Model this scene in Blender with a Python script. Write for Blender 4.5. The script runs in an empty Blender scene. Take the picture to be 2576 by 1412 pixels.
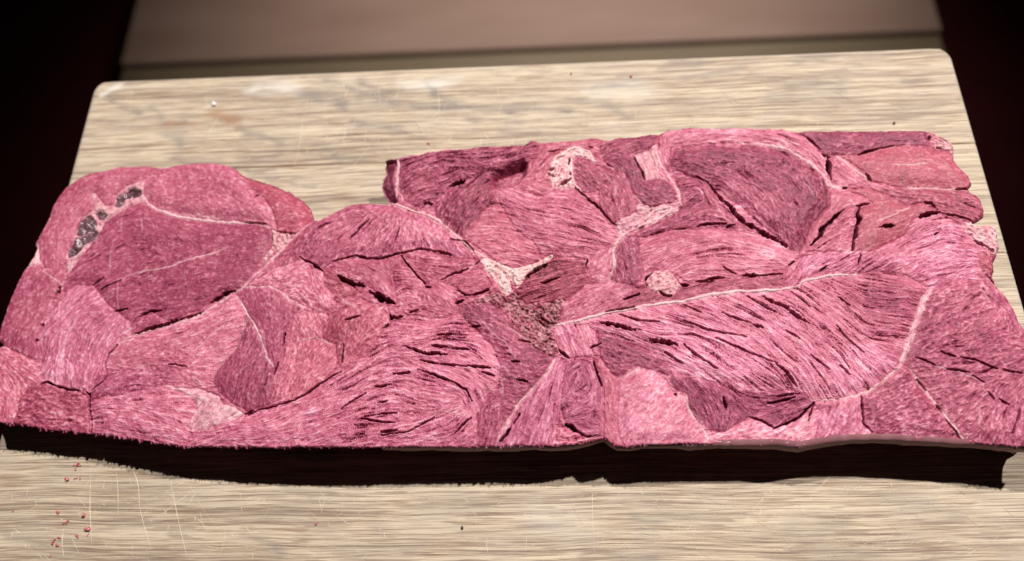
import bpy, bmesh, math, random
import numpy as np
from mathutils import Matrix, Vector

# ------------------------------------------------------------------ camera
sc = bpy.context.scene
W_P, H_P = 2576.0, 1412.0            # working image space used for the measurements
F_P = 1900.0
VP = np.array([0.0, -4383.0, F_P])
BL = np.array([240 - 1288.0, 205 - 706.0]); BR = np.array([2387 - 1288.0, 118 - 706.0])
slope = (BR[1] - BL[1]) / (BR[0] - BL[0])
y2 = F_P ** 2 / 4383.0
x2 = BL[0] + (y2 - BL[1]) / slope
ex = -np.array([x2, y2, F_P]); ex /= np.linalg.norm(ex)
ey = VP / np.linalg.norm(VP)
ex -= ey * ex.dot(ey); ex /= np.linalg.norm(ex)
ez = np.cross(ey, ex)                # camera space is x right, y down, z forward (left-handed view of the world axes)
if ez[2] > 0: ez = -ez               # up points against the view direction
RW = np.stack([ex, ey, ez])          # rows: world axes in camera coordinates
def ray(p):
    p = np.atleast_2d(np.asarray(p, float))
    d = np.stack([p[:, 0] - 1288, p[:, 1] - 706, np.full(len(p), F_P)], 1)
    return d @ RW.T
def plane_pt(p, z, cam):
    d = ray(p); t = (z - cam[2]) / d[:, 2]
    return cam[:2] + d[:, :2] * t[:, None]
c0 = np.array([0, 0, 1.0])
q = plane_pt([BL + [1288, 706], BR + [1288, 706]], 0, c0)
HC = 0.45 / np.linalg.norm(q[1] - q[0])
CAM = np.array([0, 0, HC])
def at(px, py, z=0.0):
    r = plane_pt([(px, py)], z, CAM)[0]
    return (float(r[0]), float(r[1]), z)
cam_d = bpy.data.cameras.new("camera"); cam = bpy.data.objects.new("camera", cam_d)
sc.collection.objects.link(cam); sc.camera = cam
cx = RW @ np.array([1.0, 0, 0]); cy = RW @ np.array([0, -1.0, 0]); cz = RW @ np.array([0, 0, -1.0])
cam.matrix_world = Matrix(((cx[0], cy[0], cz[0], 0), (cx[1], cy[1], cz[1], 0), (cx[2], cy[2], cz[2], HC), (0, 0, 0, 1)))
cam_d.sensor_width = 36; cam_d.sensor_fit = 'HORIZONTAL'; cam_d.lens = 36 * F_P / W_P
cam_d.clip_start = 0.01; cam_d.clip_end = 30
cam_d.dof.use_dof = True
tgt = np.array(at(1288, 900, 0.025)); fw = RW @ np.array([0, 0, 1.0])
cam_d.dof.focus_distance = float((tgt - CAM) @ fw)
cam_d.dof.aperture_fstop = 5.2       # set against the metre-sized scene: about a 4.5 mm pupil
cam_d.dof.aperture_fstop = (cam_d.lens / 1000) / 0.0048

# ------------------------------------------------------------------ light
wd = bpy.data.worlds.new("World"); sc.world = wd; wd.use_nodes = True
wd.node_tree.nodes["Background"].inputs[0].default_value = (0.9, 0.75, 0.7, 1)
wd.node_tree.nodes["Background"].inputs[1].default_value = 0.012
def lamp(name, d, dist, power, size, col, spot=None):
    l = bpy.data.lights.new(name, 'SPOT'); o = bpy.data.objects.new(name, l); sc.collection.objects.link(o)
    v = Vector(d).normalized()
    o.location = Vector(at(1288, 760, 0.02)) + v * dist
    o.rotation_euler = v.to_track_quat('Z', 'Y').to_euler()
    l.energy = power; l.shadow_soft_size = size; l.color = col
    l.spot_size = math.radians(spot or 60); l.spot_blend = 0.35
    return o
lamp("lamp_right", (0.60, 0.46, 1.0), 1.7, 120, 0.022, (1.0, 0.94, 0.90), 34)
lamp("lamp_back", (0.02, 0.50, 1.0), 1.7, 114, 0.022, (1.0, 0.96, 0.93), 34)
sc.view_settings.view_transform = 'Standard'; sc.view_settings.look = 'None'
sc.view_settings.exposure = 0.0; sc.view_settings.gamma = 1.0
sc.render.engine = 'CYCLES'

# ------------------------------------------------------------------ helpers
RNG = np.random.default_rng(7)
random.seed(7)
H = 0.0225                            # height of the slab's cut face above the board
def tag(o, label=None, cat=None, group=None, kind=None):
    if label: o['label'] = label
    if cat: o['category'] = cat
    if group: o['group'] = group
    if kind: o['kind'] = kind
    return o
def link(name, me, parent=None, mat=None):
    o = bpy.data.objects.new(name, me); sc.collection.objects.link(o)
    if mat: me.materials.append(mat)
    if parent: o.parent = parent
    return o
def mesh_np(name, v, quads, mat=None, parent=None, smooth=True, tris=None, attr=None, attr_name='flesh'):
    me = bpy.data.meshes.new(name)
    nq = len(quads); nt = 0 if tris is None else len(tris)
    me.vertices.add(len(v)); me.vertices.foreach_set('co', np.asarray(v, np.float32).ravel())
    li = np.asarray(quads, np.int32).ravel()
    if nt: li = np.concatenate([li, np.asarray(tris, np.int32).ravel()])
    me.loops.add(len(li)); me.loops.foreach_set('vertex_index', li.astype(np.int32))
    me.polygons.add(nq + nt)
    st = np.concatenate([np.arange(nq) * 4, nq * 4 + np.arange(nt) * 3]).astype(np.int32)
    me.polygons.foreach_set('loop_start', st)
    me.polygons.foreach_set('use_smooth', np.full(nq + nt, smooth))
    me.update(calc_edges=True)
    if attr is not None:
        a = me.attributes.new(attr_name, 'FLOAT_COLOR', 'POINT')
        a.data.foreach_set('color', np.asarray(attr, np.float32).ravel())
    me.validate()
    return link(name, me, parent, mat)
OFF = {'A': (0, 389.6), 'B': (0, 681.9), 'C': (858.5, 311.7), 'D': (858.5, 681.9), 'E': (1717.7, 311.7), 'F': (1717.7, 681.9)}
def pts(s):
    """points measured on enlarged tiles of the photograph, as image-space coordinates"""
    out = []; k = 'P'
    for t in s.split():
        if t.isalpha(): k = t; continue
        a, b = map(float, t.split(','))
        out.append((a, b) if k == 'P' else (a / 3 + OFF[k][0], b / 3 + OFF[k][1]))
    return np.array(out)

# ------------------------------------------------------------------ slab: grid
STEP = 0.00024
OUTLINE = pts("""P -18,1062 B 0,1143 90,1150 200,1165 330,1190 450,1200 560,1210 660,1225 760,1225 830,1245 950,1260 1080,1280
1200,1300 1300,1315 1400,1325 1600,1325 1900,1330 D 0,1332 300,1330 700,1328 1000,1325 1150,1325 1350,1318 1600,1325 1780,1308
1900,1285 1985,1258 2030,1295 2080,1322 2170,1332 2300,1312 2575,1308 F 250,1305 560,1303 700,1298 890,1318 1000,1298 1150,1275
1300,1265 1600,1262 1750,1275 1950,1285 2080,1300 2250,1300 2400,1315 2575,1335 P 2650,1132 2640,960 2600,850 F 2560,380 2540,310
2500,230 2450,160 2390,90 2340,50 E 2390,1190 2360,1130 2375,1100 2370,1040 2385,990 2395,960 2400,930 2385,860 2365,760 2200,760
2190,745 2240,725 2280,700 2275,640 2260,600 2230,540 2170,515 2165,495 2190,455 2170,400 2110,340 2060,270 2050,200 2030,140
1960,100 1900,60 1830,42 1600,40 1400,42 1150,45 1080,52 960,45 870,50 820,45 740,25 600,28 400,15 200,12 0,15 C 2575,25 2480,30
2400,55 2300,65 2200,80 2100,75 2020,105 1950,90 1880,88 1780,105 1500,125 1430,110 1380,145 1250,160 1050,165 900,185 780,185
650,205 540,220 430,250 330,265 318,300 325,340 300,380 290,450 310,510 350,560 400,580 280,585 150,585 50,600 A 2575,395 2500,430
2420,480 2370,490 2340,420 2320,370 2250,300 2150,230 2050,195 1950,165 1850,130 1750,90 1700,60 1620,40 1500,40 1350,50 1250,68
1190,75 1100,65 980,65 880,70 780,95 680,120 600,155 540,200 480,240 430,300 380,380 350,470 310,550 260,640 250,680 260,700
230,770 190,840 150,900 110,980 70,1060 40,1150 15,1220 0,1260 P -14,850 2,868 -30,880 -60,960""")
def to_xy(p): return plane_pt(p, H, CAM)
OW = to_xy(OUTLINE)
X0, Y0 = OW.min(0) - 0.004; X1, Y1 = OW.max(0) + 0.004
NX = int((X1 - X0) / STEP) + 1; NY = int((Y1 - Y0) / STEP) + 1
GX = (X0 + np.arange(NX) * STEP).astype(np.float32); GY = (Y0 + np.arange(NY) * STEP).astype(np.float32)
def to_g(p):
    w = to_xy(p); return np.stack([(w[:, 0] - X0) / STEP, (w[:, 1] - Y0) / STEP], 1)
PXG = 0.195e-3 / STEP                # grid cells per image-space unit, roughly
def vnoise(cx_, cy_=None, seed=0, oct=1):
    cy_ = cy_ or cx_
    r = np.random.default_rng(seed); out = np.zeros((NY, NX), np.float32); amp = 1; tot = 0
    for o in range(oct):
        nx = int(NX / cx_) + 3; ny = int(NY / cy_) + 3
        g = r.random((ny, nx), dtype=np.float32)
        fx = np.arange(NX) / cx_; fy = np.arange(NY) / cy_
        ix = fx.astype(int); iy = fy.astype(int); tx = (fx - ix).astype(np.float32); ty = (fy - iy).astype(np.float32)
        tx = tx * tx * (3 - 2 * tx); ty = ty * ty * (3 - 2 * ty)
        a = g[iy][:, ix]; b = g[iy][:, ix + 1]; c = g[iy + 1][:, ix]; d = g[iy + 1][:, ix + 1]
        top = a + (b - a) * tx; bot = c + (d - c) * tx
        out += amp * (top + (bot - top) * ty[:, None]); tot += amp; amp *= 0.5; cx_ = max(cx_ / 2, 1.01); cy_ = max(cy_ / 2, 1.01)
    return out / tot
WX = (vnoise(26, seed=11, oct=3) - 0.5) * 9 + (vnoise(4, seed=12, oct=2) - .5) * 4.0
WY = (vnoise(26, seed=13, oct=3) - 0.5) * 9 + (vnoise(4, seed=14, oct=2) - .5) * 4.0
def fill(poly, warp=1.0):
    """boolean grid mask of a polygon given in grid units; warp roughens its outline"""
    x0 = max(int(poly[:, 0].min()) - 14, 0); x1 = min(int(poly[:, 0].max()) + 15, NX)
    y0 = max(int(poly[:, 1].min()) - 14, 0); y1 = min(int(poly[:, 1].max()) + 15, NY)
    if x1 <= x0 or y1 <= y0: return None
    xx = np.arange(x0, x1, dtype=np.float32)[None] + WX[y0:y1, x0:x1] * warp
    yy = np.arange(y0, y1, dtype=np.float32)[:, None] + WY[y0:y1, x0:x1] * warp
    ins = np.zeros(xx.shape, bool); n = len(poly)
    for i in range(n):
        ax, ay = poly[i]; bx, by = poly[(i + 1) % n]
        if ay == by: continue
        c = ((ay > yy) != (by > yy)) & (xx < (bx - ax) * (yy - ay) / (by - ay) + ax)
        ins ^= c
    return slice(y0, y1), slice(x0, x1), ins
def line_dist(pl, R, warp=0.5):
    """distance (in cells) to a polyline and the 0..1 position along it, inside its bounding box"""
    R = R + 6
    x0 = max(int(pl[:, 0].min() - R), 0); x1 = min(int(pl[:, 0].max() + R) + 1, NX)
    y0 = max(int(pl[:, 1].min() - R), 0); y1 = min(int(pl[:, 1].max() + R) + 1, NY)
    if x1 <= x0 or y1 <= y0: return None
    xx = np.arange(x0, x1, dtype=np.float32)[None] + WX[y0:y1, x0:x1] * warp
    yy = np.arange(y0, y1, dtype=np.float32)[:, None] + WY[y0:y1, x0:x1] * warp
    best = np.full(xx.shape, 1e9, np.float32); par = np.zeros(xx.shape, np.float32)
    seg = np.diff(pl, axis=0); L = np.hypot(seg[:, 0], seg[:, 1]); cum = np.concatenate([[0], np.cumsum(L)])
    for i in range(len(seg)):
        if L[i] < 1e-6: continue
        t = ((xx - pl[i, 0]) * seg[i, 0] + (yy - pl[i, 1]) * seg[i, 1]) / L[i] ** 2
        t = np.clip(t, 0, 1)
        d = np.hypot(xx - pl[i, 0] - t * seg[i, 0], yy - pl[i, 1] - t * seg[i, 1])
        m = d < best; best[m] = d[m]; par[m] = ((cum[i] + t * L[i]) / cum[-1])[m]
    return slice(y0, y1), slice(x0, x1), best, par
def chamfer(seed, R):
    d = np.where(seed, 0, 1e3).astype(np.float32)
    for _ in range(int(R)):
        for (dy, dx, w) in ((0, 1, 1), (1, 0, 1), (1, 1, 1.414), (1, -1, 1.414)):
            for s in (1, -1):
                a = d[max(0, s * dy):NY + min(0, s * dy), max(0, s * dx):NX + min(0, s * dx)]
                b = d[max(0, -s * dy):NY + min(0, -s * dy), max(0, -s * dx):NX + min(0, -s * dx)]
                np.minimum(a, b + w, out=a)
    return d
def blur(a, r):
    for ax in (0, 1):
        for _ in range(2):
            k = 2 * r + 1
            pad = [(0, 0), (0, 0)]; pad[ax] = (r + 1, r)
            c = np.cumsum(np.pad(a, pad, mode='edge'), axis=ax, dtype=np.float64)
            a = ((c[k:] - c[:-k]) if ax == 0 else (c[:, k:] - c[:, :-k])).astype(np.float32) / k
    return a
def sstep(a, b, x):
    t = np.clip((x - a) / (b - a), 0, 1); return t * t * (3 - 2 * t)

# ------------------------------------------------------------------ slab: muscles
# tone 0 dark purple .. 1 pale pink; hue 0 purple .. 1 coral; L fibre length; slit density; relief; bulge (mm)
# kind: name of the part, outline, fibre guides ('/' separated)
MUS = [
 # name, tone, hue, fibre, slit, relief, bulge, polygon, guides, label
 ('muscle', .50, .45, .3, .10, .7, .5, "P -200,200 2800,200 2800,1300 -200,1300", "P 0,900 2576,900", None),
 ('muscle', .44, .55, .10, .0, .35, 1.0, "A 1190,60 900,20 600,100 300,300 100,700 300,790 330,850 420,860 510,780 500,720 560,600 600,480 690,440 800,400 860,360 870,300 950,240 1090,180 1190,100", "A 320,760 420,440/A 420,440 700,180/A 700,180 1100,110", "smooth outer rim muscle curving round the far left corner"),
 ('muscle', .36, .45, .12, .02, .4, 1.0, "A 290,835 100,850 -100,1260 B -150,560 30,570 170,640 280,680 290,600 260,530 310,400 330,370 420,180 470,110 500,30 A 510,880 510,810 350,880", "B 100,500 250,150", None),
 ('fat', .86, .9, .1, .0, .5, .2, "A 180,860 200,820 250,690 290,660 290,790 300,820", "A 190,850 280,690", "pale wedge of fat between the two left rim muscles"),
 ('muscle', .56, .5, .12, .04, .45, 1.6, "A 1090,330 1075,270 1100,190 1190,100 1280,60 1400,25 1500,10 1620,20 1700,40 1780,95 1850,150 1930,250 2000,330 2060,440 2090,540 2040,545 1900,510 1700,505 1500,490 1300,455 1180,410 1110,350", "A 1150,300 1350,340 1700,420/A 1400,120 1800,330/A 1250,150 1500,200", "pale oval muscle at the far left with a smooth grain"),
 ('muscle', .42, .9, .25, .02, .5, .4, "A 1700,20 1850,100 2050,170 2400,300 2420,490 2370,500 2250,595 2090,570 2060,440 2000,330 1900,250 1800,130", "A 1850,150 2300,420/A 2100,520 2340,480", "brownish flank sloping down to the board"),
 ('muscle', .27, .38, .25, .22, .45, 1.3, "A 1090,360 1180,410 1300,455 1500,490 1700,505 1900,510 2040,545 2060,600 2040,720 1990,800 1850,950 1820,990 1700,1060 1500,1170 1300,1260 1180,1220 1050,1220 1000,1270 860,1190 800,1140 720,1020 700,990 480,1040 470,990 510,880 600,760 700,640 780,490 900,430 950,390", "A 660,760 840,640/A 760,1020 920,960/A 1100,1000 1400,960/A 1150,560 1500,590/A 1500,800 1900,760/A 1400,1130 1600,1080/A 600,950 750,900", "broad dark muscle with a thin pale vein, left part of the slab"),
 ('fat', .55, .8, .1, .25, 1.4, .1, "A 2060,560 2230,600 2180,680 2060,740 1990,820 1980,800 2040,700", "A 2100,600 2150,680", None),
 ('muscle', .66, .35, .6, .06, .8, .9, "B 480,180 560,110 700,100 800,240 900,320 990,390 990,430 920,470 900,540 800,650 790,740 780,790 700,860 660,900 600,890 500,880 380,850 320,830 310,700 300,600 290,500 320,380 400,270 450,200", "B 420,780 490,500 640,330 780,240/B 560,780 560,600 640,430 780,330/B 720,700 850,480", "pale muscle with vertical folds near the left edge"),
 ('muscle', .30, .4, .15, .05, .5, .3, "B 980,400 1060,330 1150,310 1250,370 1300,395 1100,455 990,495", "B 1000,460 1250,380", None),
 ('muscle', .66, .5, .55, .16, .7, 1.1, "B 910,540 1000,490 1280,410 1450,370 1600,270 1770,170 1850,320 1840,420 1780,560 1700,650 1620,750 1610,850 1500,880 1350,890 1240,860 1180,800 1050,750 800,745 790,690 820,620", "B 850,640 1300,560 1700,420/B 1300,450 1700,300/B 900,700 1200,700 1500,790/B 1400,650 1650,600", "pale striated muscle left of centre below the long membrane"),
 ('muscle', .24, .35, .5, .16, .7, .8, "B 1850,320 1960,500 2000,640 2050,720 2070,780 2060,900 2080,980 1950,1030 1850,1060 1750,1000 1640,900 1610,850 1620,750 1700,650 1780,560 1840,420", "B 1900,500 1800,800 1740,950/B 2000,720 1950,1000/B 1850,450 1780,640", "dark wedge muscle beside the thin white line, left of centre"),
 ('muscle', .36, .35, .25, .06, .4, .6, "B 1780,160 1860,120 2040,120 2120,160 2200,230 2290,270 2200,370 2150,450 2130,600 2110,700 2060,775 2000,640 1970,500 1850,300 1790,210", "B 1950,200 2060,600/B 2200,260 2100,560", None),
 ('muscle', .68, .75, .3, .03, .7, .7, "B 2290,300 2400,320 2480,330 2430,420 2430,510 2300,520 2230,570 2220,700 2180,850 2170,965 2090,970 2060,900 2080,800 2130,620 2160,480 2210,380", "B 2120,900 2200,450/B 2300,330 2400,480", None),
 ('muscle', .62, .85, .25, .02, .6, .9, "B 2230,560 2300,520 2400,520 2530,550 2540,700 2480,790 2350,900 2180,970 2180,850 2220,750", "B 2250,900 2450,620", "coral lobe between two seams left of centre"),
 ('muscle', .46, .8, .35, .06, .7, .9, "B 2430,510 2430,420 2480,340 2575,290 D 150,210 300,265 365,350 375,420 300,500 200,600 100,660 0,735 B 2540,690 2530,550", "D 0,600 150,330 300,300/D 100,620 350,430", "rounded lobe with a swirled dark grain left of centre"),
 ('muscle', .70, .5, .35, .05, .9, .7, "A 1860,990 2050,870 2290,800 2370,830 2440,880 2450,990 2530,1080 2530,1150 2430,1200 2330,1160 2200,1090 2100,1030 2040,1000", "A 1950,980 2250,850/A 2150,1000 2300,980 2400,1100/A 2400,900 2480,1100", None),
 ('muscle', .28, .8, .3, .08, .8, .5, "A 2440,860 2580,850 C 60,1190 190,1240 140,1290 60,1310 -30,1350 -60,1330 A 2530,1080 2450,990", "C -30,1200 120,1270", None),
 ('muscle', .47, .40, .3, .24, .75, 1.5, "C 0,560 380,560 500,640 620,680 720,720 800,800 900,870 1000,970 1060,1020 1000,1060 900,1110 850,1100 830,985 700,950 570,940 450,970 400,990 300,1010 200,1015 0,1030 A 2430,870 2380,840 2300,790 2050,870 1860,990 1820,990 1990,850 2150,700 2370,490 2575,350", "A 2200,800 2400,600/C 80,870 220,720/C 500,920 490,720/C 800,950 700,800/C 0,700 200,650/C 250,980 400,800", "large speckled muscle with a beige fat edge, centre left of the slab"),
 ('muscle', .50, .5, .45, .04, .5, .9, "C -20,1030 200,1018 300,1012 430,990 480,1020 390,1100 370,1180 420,1250 500,1300 400,1360 250,1260 150,1200 -20,1140", "C 0,1060 200,1100 330,1170 420,1300/C 300,1030 350,1150", None),
 ('muscle', .42, .5, .7, .45, 1.1, .8, "C 430,980 570,940 700,950 830,985 850,1010 1030,1030 1000,1060 960,1085 860,1115 760,1165 650,1210 560,1130 470,1030", "C 480,1000 700,1080 950,1070/C 550,970 700,1010 880,1060/C 560,1080 700,1140", "dark torn muscle under the long crack, left of the tendon"),
 ('muscle', .40, .65, .45, .12, .8, .7, "C 740,1190 780,1165 870,1125 960,1100 1060,1095 1130,1200 1110,1240 1010,1280 920,1295 870,1230 800,1210", "C 780,1200 1000,1180/C 850,1240 1080,1220", None),
 ('muscle', .52, .5, .65, .22, .9, .7, "C 390,1100 480,1030 560,1130 650,1210 740,1190 800,1215 870,1235 930,1300 D 900,200 860,240 900,280 800,350 600,355 450,345 380,370 370,340 350,270 420,250", "D 380,40 550,60 700,150 820,260/D 400,170 500,130 620,200 600,270 480,280/D 450,310 650,330 850,340/D 700,180 780,300", "swirled muscle with fine lines left of the dark centre"),
 ('muscle', .16, .8, .1, .5, 1.7, -.6, "D 880,290 1050,215 1150,150 1280,185 1340,130 1450,130 1600,120 1760,70 1700,200 1660,290 1640,360 1600,420 1620,480 1645,600 1600,640 1500,600 1400,510 1300,400 1250,290 1150,245 1000,250", "D 1300,250 1500,350", "dark brown spongy tissue at the centre of the slab"),
 ('muscle', .64, .42, .8, .55, 1.0, 1.4, "D -10,755 200,640 380,420 450,355 600,365 800,350 900,300 1000,430 1130,560 1200,720 1190,870 1040,1040 1030,1350 -10,1400 B 1360,1380 1400,1310 1550,1200 1700,1130 1860,1080 2000,1020 2200,970 2350,900 2575,745", "D -100,860 200,680 400,590 700,580 1000,640 1130,730/D 0,900 250,770 500,740 750,810 950,910 990,1050/D 100,1020 300,910 500,900 700,1000/D 150,1120 400,1080 650,1080/D 250,1240 500,1200 700,1110 880,1030/D 380,540 700,490 950,470/D 400,400 700,420 900,380/B 1500,1250 2000,1130 2575,930/B 1700,1320 2300,1300/D 100,1320 600,1290 900,1240/D 850,1250 980,1090", "large pale muscle with dark slits in concentric arcs, front centre"),
 ('muscle', .26, .35, .4, .55, .9, 1.1, "D 880,300 960,250 1100,235 1240,280 1300,400 1400,510 1500,600 1600,640 1560,750 1440,890 1340,1000 1250,1150 1170,1290 1150,1380 1030,1380 1020,1050 1180,870 1200,720 1130,560 1000,430", "D 950,300 1200,430 1450,570/D 1100,600 1350,700 1550,740/D 1200,800 1400,850/D 1150,950 1350,960/D 1100,1250 1150,1050/D 1250,420 1350,520", "dark speckled muscle in front of the spongy centre"),
 ('muscle', .60, .15, .8, .16, .9, .6, "D 1600,640 1690,660 1660,900 1640,1100 1610,1300 1620,1380 1140,1380 1170,1290 1250,1150 1340,1000 1440,890 1560,750", "D 1250,1320 1400,1000 1620,700/D 1560,1320 1600,900 1650,700/D 1380,1300 1500,1000", "greyish pink striated wedge right of the pale tendon, front centre"),
 ('muscle', .42, .1, .7, .18, .9, .8, "D 1690,700 1750,655 1870,690 1950,800 1980,900 1975,1100 1980,1255 1850,1250 1780,1200 1680,1140 1650,1000 1670,850", "D 1700,900 1750,750 1850,720 1900,850/D 1700,1000 1850,900/D 1720,1080 1880,1020/D 1940,850 1950,1150/D 1800,1180 1930,1200", "greyish oval muscle with swirled fibres, front centre"),
 ('muscle', .66, .6, .3, .08, 1.1, .2, "D 1600,1380 1620,1180 1700,1170 1780,1215 1850,1250 1985,1256 1990,1300 1800,1380", "D 1650,1280 1850,1280", None),
 ('muscle', .74, .4, .7, .08, .8, .4, "D 1590,430 1700,400 1850,395 1940,440 1950,540 1890,580 1900,650 1700,655 1640,590 1600,480", "D 1650,450 1750,640/D 1800,430 1880,620", None),
 ('muscle', .46, .75, .5, .03, .5, .4, "D 1890,640 1950,640 2050,780 2110,820 2085,900 2085,1100 2110,1250 2180,1380 2060,1380 1985,1260 1975,1100 1980,900 1950,760", "D 1930,680 2030,900 2030,1200 2120,1330", "narrow coral strip beside the pale oval muscle, front"),
 ('muscle', .16, .3, .2, .15, .6, .5, "D 1930,470 2100,490 2350,610 2470,720 2490,800 2400,760 2300,730 2200,720 2110,810 2040,770 1950,650", "D 2000,560 2300,680", "dark purple patch under the long pale fibres"),
 ('muscle', .78, .45, .25, .04, .5, 1.3, "D 2090,900 2110,815 2220,740 2340,740 2450,820 2490,900 2575,930 F 30,960 50,1050 120,1150 215,1300 220,1380 D 2170,1380 2100,1250 2080,1050", "D 2150,1200 2350,900/D 2350,1250 2575,1050/D 2150,900 2300,800", "palest smooth muscle with short flecks, front edge"),
 ('muscle', .70, .38, 1.0, .60, 1.0, 1.6, "D 1620,410 1800,375 2000,325 2250,280 2575,235 F 200,185 400,155 500,160 750,135 870,120 930,70 1100,38 1300,14 1500,8 1700,35 1800,85 1890,110 1850,180 1800,300 1750,400 1700,540 1650,680 1550,790 1400,900 1300,945 1150,965 980,965 880,910 700,890 400,910 300,860 150,810 0,780 D 2575,790 2450,700 2350,620 2100,500 1950,470 1850,400 1700,400", "D 1850,400 2100,460 2400,560 2575,660/D 2100,370 2400,480 F 0,480/F 0,330 300,430 600,620 800,850/F 250,220 600,400 900,680 1050,900/F 500,180 850,370 1150,650 1300,850/F 800,140 1100,350 1400,620/F 1000,80 1250,260 1350,350/F 1400,80 1800,150/F 1450,300 1700,300/F 1450,500 1650,520/F 0,620 250,760 400,880/F 500,750 750,880", "large pale muscle with long slanting fibres and dark slits, right of centre"),
 ('muscle', .20, .15, .8, .35, 1.2, -.4, "D 2470,780 2575,810 F 150,810 300,870 400,910 700,890 880,910 985,965 1000,1000 950,1060 800,1130 690,1180 600,1130 520,1100 400,1160 330,1220 200,1200 100,1120 40,1000 30,930 D 2500,880", "F 100,880 200,1000 250,1150/F 250,900 370,1050 330,1180/F 500,920 800,930/F 600,1080 850,980/F 700,1150 950,1030/F 420,1000 500,1060", "dark swirled muscle sunk between paler ones, front right"),
 ('muscle', .82, .55, .5, .06, .9, .3, "F 190,1280 100,1190 200,1200 330,1220 400,1160 520,1100 600,1130 690,1190 900,1110 980,1010 1060,1040 1020,1200 960,1380 200,1380", "F 300,1280 500,1200 600,1160/F 750,1270 900,1180 1000,1080/F 500,1290 700,1250", None),
 ('muscle', .60, .35, .4, .12, .8, .4, "F 1000,1000 1050,970 1330,948 1365,960 1360,1130 1400,1200 1560,1262 1580,1380 950,1380 1000,1230 1055,1060", "F 1100,1200 1200,1000/F 1250,1220 1330,1000/F 1400,1280 1530,1260", None),
 ('muscle', .32, .35, .2, .22, .9, 1.1, "F 1380,940 1450,890 1620,750 1700,740 1780,850 1900,980 2000,1120 2140,1280 2140,1380 1580,1380 1560,1262 1450,1210 1370,1140 1355,1000", "F 1450,1050 1700,880/F 1550,1150 1850,1100", "dark speckled triangle muscle, front right"),
 ('muscle', .36, .38, .4, .26, 1.0, 1.3, "F 1710,740 1650,680 1700,600 1750,480 1800,350 1850,250 1870,160 1950,80 2100,40 2220,20 2340,0 2500,100 2620,310 P 2700,800 2700,1200 F 2575,1400 2140,1400 2140,1280 2000,1120 1900,980 1780,850", "F 1900,330 2100,240 2250,160/F 1900,180 2050,90 2220,100 2300,200/F 2350,110 2450,250 2500,420/F 1800,520 2050,420 2300,300/F 1800,640 2200,560 2500,520/F 2000,900 2300,780/F 2100,1150 2250,950/F 2350,1250 2450,1000", "mottled muscle with curved lines at the right end of the slab"),
 ('muscle', .70, .35, .9, .30, 1.1, 1.0, "E 760,1130 830,1040 900,1000 1100,960 1290,960 1400,970 1700,830 1750,720 1900,680 2000,720 2130,790 2200,880 2300,960 2390,1130 2400,1200 F 2340,20 2220,20 2100,35 1950,75 1890,110 E 1820,1215 1650,1130 1480,1110 1300,1130 1050,1160 920,1180 850,1230 780,1190", "E 1320,1110 1600,950 1850,790 2050,780/E 1450,1100 1700,960 1950,850 2200,920/E 1700,1110 2000,980 2300,1000/E 880,1170 950,1060 1050,990/E 1000,1140 1200,1080 1350,990/E 1950,1150 2250,1080", "pale muscle with arching fibres near the right edge"),
 ('fat', .85, .7, .25, .05, 1.2, .2, "E 2110,750 2365,740 2420,930 2390,1000 2290,940 2200,880 2120,800", "E 2150,780 2380,930", "whitish frayed flap hanging over the right edge"),
 ('muscle', .34, 1.0, .4, .05, 1.1, .1, "E 2290,950 2380,985 2400,1140 2350,1140 2250,1100 2230,1000", "E 2280,1000 2350,1100", None),
 ('muscle', .17, .35, .4, .14, .7, .8, "E 820,30 1080,30 1830,20 1900,60 1850,120 1870,180 1700,175 1550,172 1480,190 1320,240 1150,240 1050,230 1030,190 920,110 830,65", "E 900,80 1150,200/E 1100,120 1500,90 1850,90/E 1200,210 1450,180", "dark purple muscle along the far right edge"),
 ('fat', .60, .8, .1, .45, 1.8, .1, "E 1830,20 1960,80 2050,140 2090,270 2040,280 1990,210 1900,190 1850,120", "E 1900,100 2030,220", None),
 ('muscle', .37, 1.0, .35, .03, .35, 1.0, "E 1130,245 1320,240 1480,190 1600,172 1750,178 1990,200 2070,270 2140,340 2210,455 2165,495 2000,500 1700,490 1620,480 1420,430 1350,350 1250,290", "E 1300,270 1600,230 2000,260/E 1450,400 1800,380 2100,420", "smooth coral red muscle near the far right corner"),
 ('muscle', .56, .6, .4, .08, .8, .6, "E 1100,260 1180,250 1250,290 1350,360 1430,430 1300,465 1150,465 1110,400 1090,300", "E 1130,300 1350,450", None),
 ('muscle', .34, .7, .35, .12, .8, .6, "E 1180,485 1430,440 1620,490 2000,500 2170,510 2290,600 2300,700 2190,745 2000,700 1950,660 1870,600 1820,600 1700,620 1600,570 1400,500", "E 1500,490 1900,560 2200,650", None),
 ('muscle', .34, 1.0, .3, .02, .35, .8, "E 1200,500 1400,485 1600,565 1700,620 1820,600 1900,660 1780,700 1750,720 1700,830 1450,960 1380,970 1300,960 1330,800 1345,660 1420,600 1350,540", "E 1350,900 1550,750 1800,640/E 1400,640 1700,640", "smooth coral red muscle split by a grey crack, right side"),
 ('muscle', .60, .75, .6, .03, .6, .8, "E 1110,500 1200,490 1350,540 1430,600 1330,625 1210,640 1130,720 1040,800 960,915 940,880 1000,740 1090,620", "E 960,880 1100,680 1200,580 1380,580", "pale curved band muscle right of the big rounded one"),
 ('muscle', .54, .6, .6, .22, .9, .4, "E 1210,645 1320,630 1310,800 1280,965 1100,965 900,960 960,920 1050,820 1130,740", "E 980,920 1150,820 1280,720/E 1100,940 1280,860", None),
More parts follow.
